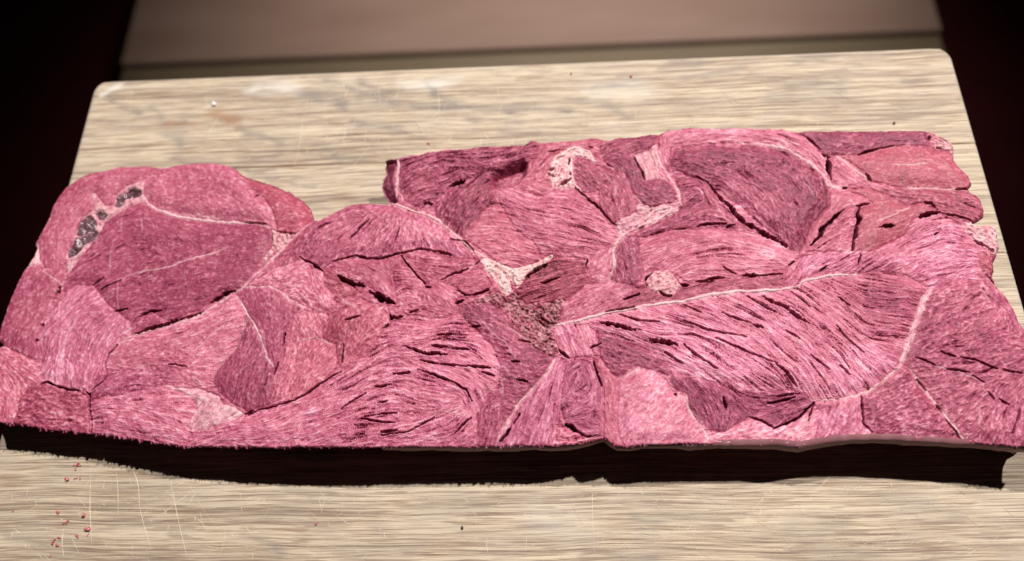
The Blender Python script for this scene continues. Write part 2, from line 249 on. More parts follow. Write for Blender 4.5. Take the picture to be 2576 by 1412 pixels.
 ('muscle', .22, .36, .5, .30, .95, 1.6, "E 20,160 200,142 430,140 650,165 800,210 950,290 1060,380 1085,450 1100,560 1090,620 1000,740 940,880 900,960 830,960 760,900 640,800 560,740 450,620 300,520 200,430 100,400 0,380 -80,330 -100,270 -60,200", "E 0,250 400,260 800,400/E 100,340 400,500 700,800/E 500,400 700,560 820,880/E 900,350 980,550 930,800/E 750,450 900,600", "big dark rounded muscle with a speckled face, right of centre"),
 ('muscle', .68, .55, .95, .20, 1.0, .9, "C 2395,40 2575,0 E 0,-5 400,-5 740,5 880,60 950,130 1035,220 1080,270 1085,340 1110,440 1100,480 1200,490 1110,500 1095,480 1085,450 1060,380 950,290 800,210 650,165 430,140 200,142 20,160 -60,200 -100,260 C 2450,310 2480,370 2540,470 2560,540 2500,500 2400,380 2380,280 2370,160", "E -50,110 200,70 500,70 750,120 950,230 1060,350/E -100,60 300,30 700,50/C 2400,120 2410,280 2530,480", "bright pink arch of fibres over the big rounded muscle"),
 ('muscle', .32, .4, .7, .55, 1.2, .7, "C 2560,540 E -80,330 60,390 190,430 300,560 430,700 570,830 450,790 300,775 100,775 0,785 C 2400,825 2290,850 2230,850 2250,790 2350,750 2480,680 2550,600", "C 2280,820 2450,750 E 0,650 150,560/E 0,500 120,470 200,600/E -50,740 200,720 400,760/E 250,600 450,780/C 2350,770 2575,680", "dark crumbly fan of fibres below the big rounded muscle"),
 ('muscle', .60, .55, .9, .18, .8, 1.2, "E -60,790 200,775 400,800 560,830 640,850 760,920 860,980 850,1040 780,1090 600,1140 400,1160 100,1200 0,1190 C 2500,1130 2330,1130 2290,1180 2250,1000 2240,870 2400,820", "E -50,1000 300,940 600,990 800,1030/E 50,820 350,840 550,900 830,1000/C 2290,1120 2450,1020 E 0,930/E 200,1080 500,1100 750,1080/C 2280,950 2450,900", "pale muscle of long level fibres, centre right"),
 ('muscle', .28, .6, .6, .25, .8, .5, "D 1990,320 2060,290 2150,205 2300,110 2420,180 2500,170 2575,120 E 0,1210 200,1180 500,1145 770,1095 790,1190 860,1230 600,1255 400,1260 200,1290 0,1330 D 2575,235 2400,262 2200,280", "D 2100,290 2500,200 E 200,1230/E 200,1220 700,1160/E 0,1290 400,1240 800,1220", "narrow dark band behind the white membrane"),
 ('muscle', .58, .45, .5, .14, .7, .9, "D 1640,380 1660,290 1700,180 1780,70 1900,55 2050,90 2220,110 2150,205 2060,290 1900,335 1700,385", "D 1700,330 1850,180 2050,110/D 1750,360 1950,280 2130,190", None),
 ('fat', .55, .8, .6, .15, 1.4, .5, "C 2280,1200 2330,1130 2450,1110 2510,1150 2560,1230 2500,1300 2420,1290 2330,1260", "C 2320,1230 2400,1150 2500,1180 2480,1270 2400,1260", "coiled vessel of pale tissue in the dark band"),
 ('muscle', .28, .3, .3, .18, .8, .5, "C 2080,870 2130,845 2235,855 2240,1000 2275,1180 2200,1225 2060,1195 2030,1180 2060,1080 2055,960", "C 2130,900 2150,1150", None),
 ('muscle', .48, .5, .6, .06, .6, .9, "C 1870,1000 1950,950 2040,935 2045,1070 2020,1150 1975,1195 1880,1165 1850,1080", "C 1880,1130 1960,1100 2010,1000", None),
 ('muscle', .60, .48, .95, .50, 1.1, 1.2, "C 1150,480 1300,485 1500,545 1700,500 1800,515 1900,600 2000,720 2085,830 2045,930 1950,950 1860,1020 1700,1010 1580,1010 1500,980 1450,900 1300,780 1220,640 1170,540", "C 1200,510 1400,640 1700,680 1980,800/C 1300,750 1500,830 1800,900 2030,920/C 1230,620 1450,730 1850,800 2000,860/C 1500,930 1700,950 1870,960/C 1500,570 1750,560 1900,650", "coarse wavy striated muscle, centre of the far half"),
 ('muscle', .52, .75, .95, .30, .9, .8, "C 1170,550 1220,640 1300,780 1450,900 1500,980 1580,1010 1480,1060 1380,1110 1200,1060 1050,960 940,870 1000,760 1060,660 1130,600", "C 980,860 1200,830 1420,890/C 1050,740 1250,740/C 1100,960 1400,1000/C 1100,660 1210,660", "red striated muscle behind the tendon"),
 ('muscle', .19, .45, .35, .40, 1.1, .9, "C 1020,400 1050,375 1110,410 1150,500 1165,580 1060,660 1000,760 940,870 840,810 710,690 700,600 830,500 950,430", "C 830,780 950,560 1080,450/C 900,830 1050,620", "dark wedge muscle beside the far notch"),
 ('muscle', .22, .42, .75, .85, 1.2, 1.0, "C 425,240 540,200 780,165 1050,145 1380,125 1430,90 1500,105 1480,180 1440,280 1390,300 1250,350 1120,385 1060,370 930,435 820,485 690,600 600,635 470,570 415,430 430,300", "C 450,440 600,330 850,300 1080,340/C 480,550 650,480 850,410/C 480,300 700,230 1000,230/C 1100,280 1350,200/C 550,600 680,530", "dark crumbly muscle with many fine cracks, back edge"),
 ('muscle', .14, .2, .2, .05, .7, .2, "C 300,240 430,240 430,430 412,560 405,600 330,590 260,450 300,340", "C 350,300 360,540", "dark end face of the back muscle turned to the left"),
 ('muscle', .46, .75, .5, .16, .9, .5, "C 1440,280 1480,180 1500,105 1880,68 1950,70 2030,90 1960,200 1990,280 1890,230 1800,170 1700,185 1600,250 1590,330 1550,370 1590,470 1540,540 1490,545 1340,480 1400,380", "C 1450,400 1550,250 1700,150/C 1500,160 1900,130/C 1400,450 1540,500", None),
 ('fat', .92, .9, .3, .15, 1.5, .5, "C 1700,185 1790,165 1880,215 1910,295 1850,262 1790,240 1742,290 1735,330 1745,420 1790,490 1680,480 1600,500 1580,440 1550,360 1585,320 1605,240", "C 1620,420 1650,300 1740,200 1870,230", "cream pocket of fat with small holes, back edge"),
 ('muscle', .28, .45, .2, .14, .8, 1.0, "C 1745,300 1790,240 1850,270 1920,310 2045,350 2030,420 1960,490 1860,522 1790,485 1750,410", "C 1780,320 1950,450", None),
 ('muscle', .22, .45, .8, .40, 1.2, .8, "C 1950,150 2020,85 2200,60 2400,35 2375,150 2300,210 2220,215 2120,230 2060,275 2010,305 1980,260 1960,200", "C 1990,250 2100,150 2350,90/C 2040,270 2200,190 2350,150", "dark streaked muscle at the back edge beside the arch"),
 ('muscle', .16, .38, .15, .18, .8, .9, "C 2050,290 2120,225 2200,235 2260,330 2295,425 2400,405 2500,450 2545,530 2525,590 2450,600 2340,625 2260,580 2200,520 2180,450 2165,380 2060,350", "C 2100,280 2300,520 2480,550", "dark hooked muscle near the back, right of the fat pocket"),
 ('muscle', .36, .42, .35, .16, .8, 1.0, "C 2040,350 2160,375 2190,500 2245,600 2225,660 2130,722 2060,752 2000,705 1945,620 1945,500 2030,430", "C 1980,520 2050,720/C 2100,400 2200,640", None),
 ('fat', .70, .6, .7, .06, 1.0, .2, "C 2205,225 2300,205 2370,150 2385,280 2400,380 2490,430 2400,405 2295,425 2255,330", "C 2290,230 2350,400", None),
 ('fat', .62, .25, .5, .18, 1.5, -.4, "C 2060,755 2225,662 2245,590 2340,622 2545,580 2565,600 2530,670 2300,745 2200,805 2100,835", "C 2080,780 2300,680 2520,620", "glistening grey connective tissue, back centre"),
 ('muscle', .20, .75, .85, .45, 1.2, -.2, "C 1340,1200 1375,1110 1500,1055 1590,1005 1860,1020 1850,1090 1880,1165 1970,1195 1850,1210 1740,1300 1600,1330 1400,1340 1300,1260", "C 1380,1170 1600,1080 1840,1050/C 1350,1270 1600,1220 1850,1130", "dark torn streaked muscle right of the tendon end"),
 ('muscle', .44, .25, .5, .12, .8, .6, "B 680,900 800,760 800,745 1050,750 1200,800 1250,870 1100,890 900,935 720,965 680,980", "B 720,930 880,820 1150,820/B 800,920 1100,860", None),
 ('muscle', .68, .42, .8, .65, 1.0, 1.0, "B 680,975 720,962 900,935 1100,890 1250,868 1350,895 1480,960 1450,1100 1410,1160 1440,1220 1380,1310 1360,1400 690,1400 680,1170 665,1050", "B 750,1020 1100,960 1400,940/B 700,1070 1000,1060 1400,1180/B 800,1150 1300,1260/B 900,1240 1300,1300", "pale muscle with long dark slits, front left"),
 ('fat', .60, .35, .35, .0, .9, .9, "B 1240,862 1350,882 1500,892 1640,930 1680,1000 1750,1020 1820,1070 1700,1130 1560,1200 1440,1195 1410,1150 1480,1050 1450,960", "B 1450,1170 1500,1050 1600,950/B 1500,1180 1640,1080 1660,980/B 1300,875 1500,930", "translucent pink fat with a swirled surface, front left"),
 ('muscle', .32, .55, .2, .05, .9, .7, "B 200,880 320,838 400,868 560,910 640,940 665,1010 650,1100 680,1300 90,1300 80,1150 120,1050 140,950", "B 200,950 600,1000", "dark squarish muscle at the front left corner"),
 ('muscle', .68, .75, .5, .05, .9, .6, "B -250,560 30,570 170,640 290,690 310,820 200,880 140,950 90,1150 90,1300 -250,1300", "B -50,700 100,900 60,1100/B 30,600 250,760", "pale pink muscle cut off by the left edge of the photo"),
 ('fat', .55, .6, .25, .0, 1.1, .3, "A 505,905 490,790 500,730 570,560 620,460 700,420 690,290 705,285 790,390 850,375 865,300 950,235 1090,180 1075,270 1090,345 1040,360 970,390 900,430 785,500 720,620 600,765", "A 520,850 620,600 900,400", "pale fat around the dark vessels in the left corner"),
 ('blood_vessel', .05, .1, .1, .0, .4, .3, "A 560,600 590,500 640,460 690,470 720,520 700,560 600,600", "A 600,580 690,480", "upper of the two large dark vessels in the left corner"),
 ('blood_vessel', .05, .1, .1, .0, .4, .3, "A 540,640 600,608 700,565 730,580 690,640 640,655 580,740 510,775 500,730", "A 530,740 690,600", "lower of the two large dark vessels in the left corner"),
 ('blood_vessel', .05, .1, .1, .0, .4, .3, "A 860,385 870,310 925,295 960,260 1000,250 1060,270 1050,310 990,320 930,330 915,380 880,395", "A 880,370 1040,280", "curved dark vessel nearest the pale oval muscle"),
 ('blood_vessel', .05, .1, .1, .0, .4, .2, "A 705,440 760,422 795,460 770,482 720,465", "A 710,450 780,460", "smallest dark vessel in the left corner"),
 ('tendon', .97, .8, .4, .0, 1.6, 3.2, "C 1050,1020 1105,1010 1160,1070 1230,1120 1285,1200 1285,1270 1250,1290 1215,1270 1170,1190 1110,1130 1070,1080", "C 1070,1030 1180,1120 1260,1270", "whitish broken tendon end standing up at the centre"),
 ('tendon', .72, .9, .7, .15, 1.5, 2.0, "C 1105,1010 1200,1050 1290,1085 1450,1060 1580,990 1600,1005 1520,1070 1400,1120 1365,1180 1330,1235 1300,1190 1230,1118 1160,1068", "C 1130,1030 1320,1110/C 1380,1100 1580,1010", "beige tendon sheet fanning to the right from its white end"),
]
# pale membranes and tendons that run between muscles: name, width, tone, hue, height mm, line, label
MEM = [
 ('membrane', 6, .92, .5, .5, "A 1075,300 1110,360 1180,410 1300,455 1500,490 1700,503 1900,508 2040,545", None),
 ('membrane', 5, .88, .6, .5, "A 2380,480 2150,700 1990,850 1820,1010 B 1770,165 1600,272 1450,372 1280,412 1150,450 1000,492 920,540", "long pale membrane slanting across the left third"),
 ('membrane', 4, .98, .2, .5, "B 1785,200 1870,330 1970,500 2000,640 2050,720", "thin white membrane between two dark wedges, left of centre"),
 ('membrane', 4, .85, .4, .3, "B 1850,125 2040,122 2120,162 2200,232 2300,275", None),
 ('membrane', 9, .86, 1.0, .6, "C 260,592 400,600 500,640 620,672 720,715 800,790 900,872 1000,965 1080,1010", "beige fat membrane running down to the tendon"),
 ('membrane', 10, 1.0, .45, .9, "D 1600,408 1800,370 2000,320 2250,276 2450,250 F 0,228 200,182 400,152 500,152 750,132 870,112 930,66 1100,36 1320,12", "long white membrane over the slanting fibres"),
 ('membrane', 14, .85, .2, .2, "F 1885,115 1820,220 1780,330 1720,480 1690,600 1640,720", "wide greyish membrane left of the right end muscle"),
 ('membrane', 5, .78, .9, .2, "F 1640,720 1500,840 1400,905 1300,945 1150,965 980,968", None),
 ('membrane', 5, .85, .5, .3, "F 1720,745 1830,890 1950,1060 2130,1275", None),
 ('membrane', 8, .84, .6, .8, "D 1610,660 1560,760 1440,890 1340,1000 1250,1150 1165,1300", "pale tendon slanting to the front edge at the centre"),
 ('membrane', 10, .86, .8, .8, "C 2565,600 2400,715 2250,780 2130,832 2085,890 2052,960 2055,1080 2015,1180", "beige curved membrane between the striated muscles"),
 ('membrane', 13, 1.0, .8, 1.0, "C 2290,730 2340,672 2400,640 2490,620", "short thick white membrane in the grey connective tissue"),
 ('membrane', 8, .88, .8, .5, "C 2375,200 2395,290 2450,350 2500,420 2550,500 2562,590", None),
 ('membrane', 10, .97, 1.0, .9, "C 1590,320 1620,250 1690,225 1725,190 1790,172 1870,215 1905,290", "cream arched membrane round the fat pocket"),
 ('membrane', 7, .95, .8, .6, "C 1738,250 1732,350 1755,450 1800,500", None),
 ('membrane', 7, .84, .7, .4, "E 430,142 650,166 800,210 950,292 1060,385 1090,460", None),
 ('membrane', 10, .86, .6, .3, "E 1090,430 1130,480 1210,490", None),
 ('membrane', 6, .78, .8, .4, "E 1155,250 1250,310 1400,430", None),
 ('membrane', 6, .90, .5, .3, "F 25,940 50,1050 120,1150 205,1290", None),
 ('membrane', 12, .88, .6, .5, "C 320,270 430,252 540,222 780,188 950,178", "pale rim on the back edge of the crumbly muscle"),
 ('membrane', 7, .82, .6, .3, "C 432,255 420,430 410,560", None),
 ('membrane', 8, .96, .7, .3, "A 490,235 430,300 380,380 350,470 310,550 265,640 255,690 235,770 190,840 150,900 110,980 70,1060 40,1150 12,1225 -30,1300", "white skin along the left edge of the slab"),
 ('membrane', 6, .9, .8, .6, "B 940,470 980,440 1000,425", None),
 ('membrane', 7, .8, .9, .5, "B 905,545 940,515 985,495", None),
 ('membrane', 10, .96, .5, .6, "B 1700,1128 1760,1100 1810,1072", "glossy white shred beside the front left fat"),
]
# thin pale veins (colour and slight relief only): width, strength, line
VEIN = [(2.2, .7, "A 920,960 990,920 1300,850 1450,800 1640,750 1750,690"), (2, .4, "A 860,650 850,760 830,900"), (2, .35, "A 930,380 920,620"),
 (2, .35, "A 1080,480 1080,600"), (2, .4, "A 900,940 900,1180"), (2.5, .5, "A 330,860 480,1000"), (2, .5, "B 1460,620 1560,520 1760,360"),
 (2.5, .6, "E 1550,320 1700,325 1850,310"), (2.5, .6, "E 1440,740 1600,690 1730,620"), (3, .6, "E 1650,490 2000,502 2100,495"),
 (2, .4, "D 1100,600 1200,800 1220,900 1190,960"), (2, .45, "D 1000,330 1100,430 1250,560 1330,680"), (2, .4, "D 1250,420 1450,560"), (2, .35, "D 1210,700 1260,770 1340,840"),
 (2.2, .35, "F 1850,700 2040,760 2250,850 2260,960"), (2, .4, "F 2240,1010 2220,1170"), (2, .35, "F 1440,20 1400,160 1420,220"), (2.5, .4, "F 2240,150 2330,250"),
 (3, .45, "B 1850,320 1845,420 1785,560 1705,650 1625,750 1610,850"), (5, .35, "B 440,790 490,600 520,480 600,330"), (2, .4, "E 900,450 980,560"), (2, .4, "B 1870,900 1880,1000"),
 (4, .5, "F 740,1260 900,1180 1000,1080"), (3, .5, "F 860,1270 980,1190"), (3, .4, "C 2000,370 2070,480 2060,560"), (3, .5, "A 1290,440 1700,485"), (5, .35, "D 2110,820 2220,740 2340,740"),
 (2, .5, "C 2210,530 2260,590 2280,640"), (4, .45, "D 0,230 100,260 160,350"), (3, .45, "D -330,520 -200,500 -60,560"), (2.4, .4, "D 640,1060 720,1090 760,1060 950,1100 1000,1200")]
# dark cracks: width, depth mm, line
CRK = [(12, 6, "C -20,1148 60,1190 175,1235"), (15, 7, "D 215,155 300,205 350,225 410,265"), (3.2, 2.5, "C -60,1045 0,1028 120,1003 200,1015 300,1010 450,970 570,942 700,955"),
 (7, 4, "C 680,950 760,968 825,985"), (6, 4, "C 150,1012 235,1016"), (10, 5, "C 830,472 900,445 940,430"), (3, 2.5, "A 2270,780 2300,800 2370,830 2440,880"), (6, 4, "A 2370,830 2395,855"),
 (9, 6, "E 190,430 300,560 430,700 550,800 650,850 790,930"), (3, 2, "E 100,390 190,430"), (8, 4, "E 1040,232 1110,252"), (9, 5, "E 1085,262 1090,340 1112,425"),
 (5, 4, "E 1320,240 1400,215 1485,190"), (3, 2, "E 1490,188 1590,172"), (8, 4, "E 1330,620 1330,700 1312,800 1290,900 1280,955"), (5, 3, "E 1305,622 1405,600"),
 (6, 4, "E 1215,650 1140,720 1070,770 1030,850 965,915"), (11, 6, "E 1780,705 1850,685 1925,678"), (5, 4, "E 1820,598 1870,610 1915,655"), (3, 3, "E 1930,680 2050,700 2190,745"),
 (8, 3, "E 1480,788 1550,768 1600,765"), (5, 3, "E 1380,380 1420,435"), (5, 3, "E 110,765 200,745 330,750"), (4, 3, "E 330,770 400,755"), (3, 2.5, "E 100,1195 300,1160"), (5, 3, "E 180,1180 310,1160"), (6, 3, "E 460,1142 560,1140"), (2.5, 2, "E 560,1140 760,1125"), (3, 2, "E 300,1075 400,1125"),
 (4, 2.5, "D 1990,312 2120,290 2210,273"), (3.5, 2.5, "D 2130,215 2250,178"), (7, 4, "E -20,1215 40,1225"), (10, 5, "A 425,1055 445,1030 462,998"), (7, 4, "B 310,425 325,395"), (6, 3, "B 262,540 275,520"), (2.6, 2, "A 690,980 790,935"), (3, 2, "A 760,1022 850,982 925,955"),
 (3.5, 2.5, "A 865,1185 970,1170"), (5, 3, "A 1040,1228 1090,1205 1150,1185 1225,1180"), (7, 3.5, "B 1010,482 1120,445 1270,396 1440,352 1540,300"), (9, 4, "B 1590,240 1680,190 1750,145"), (2.5, 1.5, "A 1000,1270 1040,1230"),
 (5, 4, "B 300,845 345,830 400,858"), (4.5, 3, "B 400,860 500,888 600,905"), (4, 3, "B 640,910 668,930 660,1000 668,1040"), (6, 4, "B 665,1040 665,1090 680,1150"), (3, 2, "B 680,1150 678,1220"), (3.5, 2.5, "B 790,740 790,690 820,620 885,555"), (2, 1.5, "B 690,900 760,850 810,790"),
 (3.5, 3, "D 0,752 -150,840 -280,930 -380,980 -500,1015 -620,1040 -710,1085"), (4, 2.5, "B 1840,1080 1900,1050"), (6, 4, "D 378,340 392,372 440,352"), (3, 2, "D 440,352 470,345"), (3, 2.5, "D 515,318 580,300"), (6, 3.5, "D 865,232 935,225"), (4, 3, "D 935,190 1010,180 1115,145"),
 (5, 3.5, "D 1640,590 1720,650"), (9, 5, "D 1690,1152 1740,1162 1790,1212"), (2.5, 2, "D 1790,1212 1860,1255 1930,1258"), (3, 2.5, "D 1905,680 1965,860"), (3.5, 2.5, "D 1885,580 1955,545"), (5, 3, "D 1190,1305 1275,1185"), (3, 2, "D 1300,1150 1345,1075"),
 (6, 3.5, "D 480,588 560,602 640,622 800,632"), (5, 3, "D 690,574 800,582"), (5, 3, "D 840,592 960,600"), (5, 3, "D 730,492 850,482"), (3.5, 3, "D 580,752 700,790 850,850 950,905 990,985"), (5, 3, "D 950,722 1130,742"), (4, 3, "D 1060,768 1160,800"), (5, 3, "D 255,882 340,870"), (4, 2.5, "D 390,782 520,775"), (4, 2.5, "D 300,1222 430,1205"), (2.5, 2, "D 850,1225 980,1110"), (3, 2, "D 0,1045 190,930"), (3, 2, "D 280,1000 350,985"), (2.5, 2, "D 180,1110 300,1085 420,1075"), (2.5, 2, "D 160,1120 300,1150 400,1145"), (2.5, 2, "D 300,1245 500,1215 700,1110"), (3, 2.5, "D 1340,520 1430,540"), (4, 2.5, "D 1290,688 1350,695"), (3, 2, "D 1320,825 1400,840"), (3, 2, "D 970,418 1050,425"), (3, 2, "D 0,690 20,560"), (4, 2.5, "D 325,440 360,405"), (3, 2, "D 30,380 150,350"), (3, 2, "D 600,680 750,710 950,730"),
 (9, 5, "F 600,190 720,255 850,335 950,410"), (3, 2, "F 490,190 560,240 700,310"), (4, 3, "F 1170,205 1260,270"), (5, 3, "F 690,705 780,780 860,870"), (4, 3, "F 1180,720 1260,790"), (3, 2.5, "F 0,250 130,322"), (6, 3, "F 530,410 600,438"), (4, 3, "F 780,455 880,522"), (6, 3, "D 1950,390 2080,430 2260,460"), (9, 4, "D 2310,520 2420,530 2530,575"), (3, 2.5, "F 0,560 170,690"), (3, 2.5, "F 0,380 160,445 480,500"), (3, 2.5, "D 2440,620 2575,700"), (3.5, 2.5, "D 2100,330 2250,385 2400,395"), (3, 2.5, "F 60,620 260,740"), (3, 2, "F 240,510 480,610 700,700"), (3, 2, "F 960,640 1100,750"), (3, 2.5, "F 1150,420 1280,560 1360,620"), (2.6, 2, "F 820,150 960,270"), (3, 2, "F 300,320 520,400"),
 (3.5, 2.5, "F 1940,610 2050,660"), (3.5, 2.5, "F 2090,660 2200,680 2360,745"), (3, 2, "F 2400,750 2540,785"), (3, 2, "F 1750,650 1900,712"), (3, 2, "F 1990,745 2150,775"), (3, 2, "F 2170,800 2260,850"), (3, 2, "F 2290,920 2340,970"), (3, 2, "F 2380,970 2450,1015"), (3, 2, "F 1355,945 1362,1050 1372,1150 1440,1212"), (4, 3, "F 1770,815 1840,900"), (4, 3, "F 1915,1015 1950,1060"), (2.5, 2, "F 1990,1130 2110,1270"), (3.5, 2.5, "F 1000,990 900,1090 800,1140 690,1185"), (3, 2, "F 680,1175 600,1125 520,1098"), (4, 2, "F 650,990 850,950"), (2.5, 2, "F 1000,1000 960,1130"), (5, 2.5, "F 310,950 340,1040"), (8, 4, "D 2518,935 2530,945"),
 (4, 3, "C 70,885 140,790 215,725"), (2.5, 2, "C 405,885 440,790"), (8, 5, "C 1640,462 1680,440 1730,412"), (4, 4, "C 1725,262 1715,305"), (6, 4, "C 1565,345 1605,325"), (5, 4, "C 1725,365 1735,385"), (4, 3, "C 1560,372 1610,400"), (5, 3, "C 1760,475 1850,555 1950,640 2040,742 2075,765"), (5, 2.5, "C 2215,245 2260,330 2295,415"), (6, 4, "C 850,1122 910,1112"), (3, 2, "C 760,1180 840,1130 960,1090"), (3.5, 3, "C 880,1255 950,1297 1010,1290 1115,1240"), (6, 4, "C 1370,1155 1450,1110 1550,1065"), (5, 3, "C 1500,1200 1600,1170 1650,1150"), (5, 3, "C 640,1235 685,1242"), (2.5, 2, "C 450,990 540,1110 640,1215"), (7, 4, "C 630,612 690,600"), (4, 3, "C 1850,1070 1860,1025"), (4, 3, "C 2010,300 2050,318"), (4, 3, "C 2295,1190 2305,1165 2350,1135"), (5, 3, "C 2400,1270 2440,1300 2490,1300"), (3, 2, "C 1570,210 1660,195"), (4, 3, "C 1870,170 1900,185"), (3, 2.5, "C 820,870 930,880 1000,960"), (2.5, 2, "C 1010,1060 1040,1035"), (4, 2.5, "E 2200,880 2300,930 2350,965"), (3, 2, "E 1890,850 1920,835"), (4, 2.5, "E 1320,1060 1340,990"), (3, 2, "E 1040,1105 1090,1075"), (3, 2, "E 800,1060 850,1030"),
 (4, 2.5, "A 1920,320 1950,300"), (3, 2, "A 1840,500 2010,522"), (3, 2.5, "A 2080,575 2240,600"), (3, 2, "B 2060,775 2090,690"), (2.5, 2, "B 2150,460 2130,560"), (4, 2.5, "B 1280,712 1340,705"), (2.5, 1.5, "B 1340,710 1420,720"), (2.2, 1.5, "E 130,1200 230,1190"), (5, 3, "E 1210,490 1240,485"), (5, 3, "E 2050,502 2160,500"), (3, 2, "E 860,70 940,120 1030,200"), (4, 2.5, "E 1930,110 1980,140"), (4, 2.5, "E 1850,100 1860,125"), (4, 2.5, "E 1910,180 1950,185")]
# soft tone changes inside muscles: x radius, y radius, tone change, centre
BLOB = [(60, 40, -.18, "C 330,1060"), (70, 50, -.22, "F 1500,200"), (90, 70, -.2, "F 1500,380"), (60, 50, -.12, "F 1350,80"), (60, 30, .2, "C 650,800"), (80, 40, -.15, "C 80,760"), (50, 30, -.2, "A 2350,700"), (40, 50, .15, "C 560,880"),
 (60, 40, -.15, "A 1300,1000"), (90, 30, -.08, "A 1500,650"), (40, 40, .18, "A 640,820"), (50, 30, .15, "A 750,560"), (60, 20, -.12, "E 200,230"), (60, 40, .22, "E 500,650"), (50, 40, .15, "E 350,480"), (60, 60, -.15, "E 900,650"), (50, 20, -.15, "E 0,320"),
 (60, 35, .18, "E 650,1000"), (40, 30, -.22, "E 0,870"), (50, 30, -.12, "C 2350,900"), (40, 40, .2, "C 1930,1080"), (60, 40, -.12, "D 1400,700"), (50, 60, .1, "D 1080,1150"), (60, 30, -.14, "D 1000,330"), (40, 30, -.16, "D 0,430"), (35, 30, -.16, "D -80,550"), (50, 40, .12, "F 100,700"), (60, 35, .12, "F 1400,700"),
 (50, 40, .12, "F 2100,100"), (50, 40, .1, "F 2420,350"), (60, 40, -.1, "F 2250,560"), (90, 60, -.05, "F 2300,900"), (60, 30, .12, "F 2400,1200"), (40, 25, -.14, "B 500,920"), (60, 30, .12, "B 400,1120"), (30, 40, -.2, "B 600,560"), (25, 40, -.15, "B 370,650"), (25, 50, .18, "B 450,720"), (40, 20, -.15, "B 720,330"), (25, 20, -.25, "B 340,50"), (40, 20, -.18, "A 1100,640"), (30, 60, .1, "A 850,800"),
 (50, 25, -.2, "C 1000,720"), (50, 30, -.15, "C 900,760"), (30, 60, .1, "C 1400,400"), (60, 25, .1, "B 1500,1300"), (50, 30, .12, "D 400,820"), (60, 30, .15, "C 1100,900"), (30, 15, -.2, "E 1680,420"), (30, 20, -.12, "E 1400,900"), (60, 30, .15, "E 1900,1000"), (50, 20, -.12, "E 1600,120"), (25, 15, .25, "E 1450,470")]
# sunken hollows and raised pieces: depth mm (negative = down), softness, polygon
HOLL = [(-6, 3, "C 1130,395 1250,340 1350,290 1395,310 1390,370 1330,440 1250,465 1150,470"), (-2.0, 6, "D 1250,190 1600,150 1640,350 1600,420 1400,480 1250,280")]

ins_o = np.zeros((NY, NX), bool)
s_ = fill(to_g(OUTLINE), 0.45); ins_o[s_[0], s_[1]] = s_[2]
# frayed fibres on the front edge: tiny teeth that stick out of the cut face
FR = to_g(OUTLINE[1:48])
for i in range(900):
    k = int(RNG.integers(0, 46)); t = RNG.random()
    p = FR[k] * (1 - t) + FR[k + 1] * t
    left = k < 22
    Lh = (RNG.random() ** 2) * (9 if left else 5) + 1
    a = RNG.normal(-0.15, 0.5)
    wv = 1 + RNG.random() * 1.6
    tri = np.array([[p[0] - wv, p[1] + 3], [p[0] + wv, p[1] + 3], [p[0] + math.sin(a) * Lh, p[1] - math.cos(a) * Lh]])
    m = fill(tri, 0)
    if m: ins_o[m[0], m[1]] |= m[2]
LAB = np.full((NY, NX), -1, np.int16)
tone = np.zeros((NY, NX), np.float32); hue = tone.copy(); fib = tone.copy(); slit = tone.copy(); rel = tone.copy(); blg = tone.copy()
VX = np.ones((NY, NX), np.float32); VY = np.zeros((NY, NX), np.float32)
PARTS = []
for n, (name, tn, hu, fi, sl, re, bu, poly, gd, lab) in enumerate(MUS):
    m = fill(to_g(pts(poly)), 0.55)
    if m is None: continue
    ys, xs, ins = m
    ins = ins & ins_o[ys, xs]
    for arr, v in ((LAB, n), (tone, tn), (hue, hu), (fib, fi), (slit, sl), (rel, re), (blg, bu)):
        arr[ys, xs][ins] = v
    # flow on a coarse lattice then upsampled by repetition and blurred later
    ii, jj = np.nonzero(ins)
    ii = ii + ys.start; jj = jj + xs.start
    gi = []
    for g in gd.split('/'):
        q_ = to_g(pts(g))
        for a, b in zip(q_[:-1], q_[1:]):
            d = b - a; L = np.hypot(*d); d /= L
            for t in np.arange(0, 1.001, max(12 / L, .05)):
                c = a + (b - a) * t; gi.append((c[0], c[1], d[0], d[1]))
    gi = np.array(gi)
    ST = 6
    cy_ = np.arange(ys.start, ys.stop + ST, ST); cx_ = np.arange(xs.start, xs.stop + ST, ST)
    c2 = np.zeros((len(cy_), len(cx_)), np.float32); s2 = c2.copy()
    for (gx, gy, dx, dy) in gi:
        w = 1.0 / (((cx_[None] - gx) ** 2 + (cy_[:, None] - gy) ** 2) + 60.0) ** 1.5
        ang2 = 2 * math.atan2(dy, dx)
        c2 += w * math.cos(ang2); s2 += w * math.sin(ang2)
    nrm = np.hypot(c2, s2) + 1e-12; c2 /= nrm; s2 /= nrm
    yi = (ii - ys.start) / ST; xi = (jj - xs.start) / ST
    y0_ = yi.astype(int); x0_ = xi.astype(int); ty = yi - y0_; tx = xi - x0_
    y1_ = np.minimum(y0_ + 1, len(cy_) - 1); x1_ = np.minimum(x0_ + 1, len(cx_) - 1)
    def samp(A): return (A[y0_, x0_] * (1 - tx) + A[y0_, x1_] * tx) * (1 - ty) + (A[y1_, x0_] * (1 - tx) + A[y1_, x1_] * tx) * ty
    an = 0.5 * np.arctan2(samp(s2), samp(c2))
    VX[ii, jj] = np.cos(an); VY[ii, jj] = np.sin(an)
    PARTS.append((n, name, lab))
base_lab = LAB.copy()
fat = np.zeros((NY, NX), np.float32)
memh = np.zeros((NY, NX), np.float32)
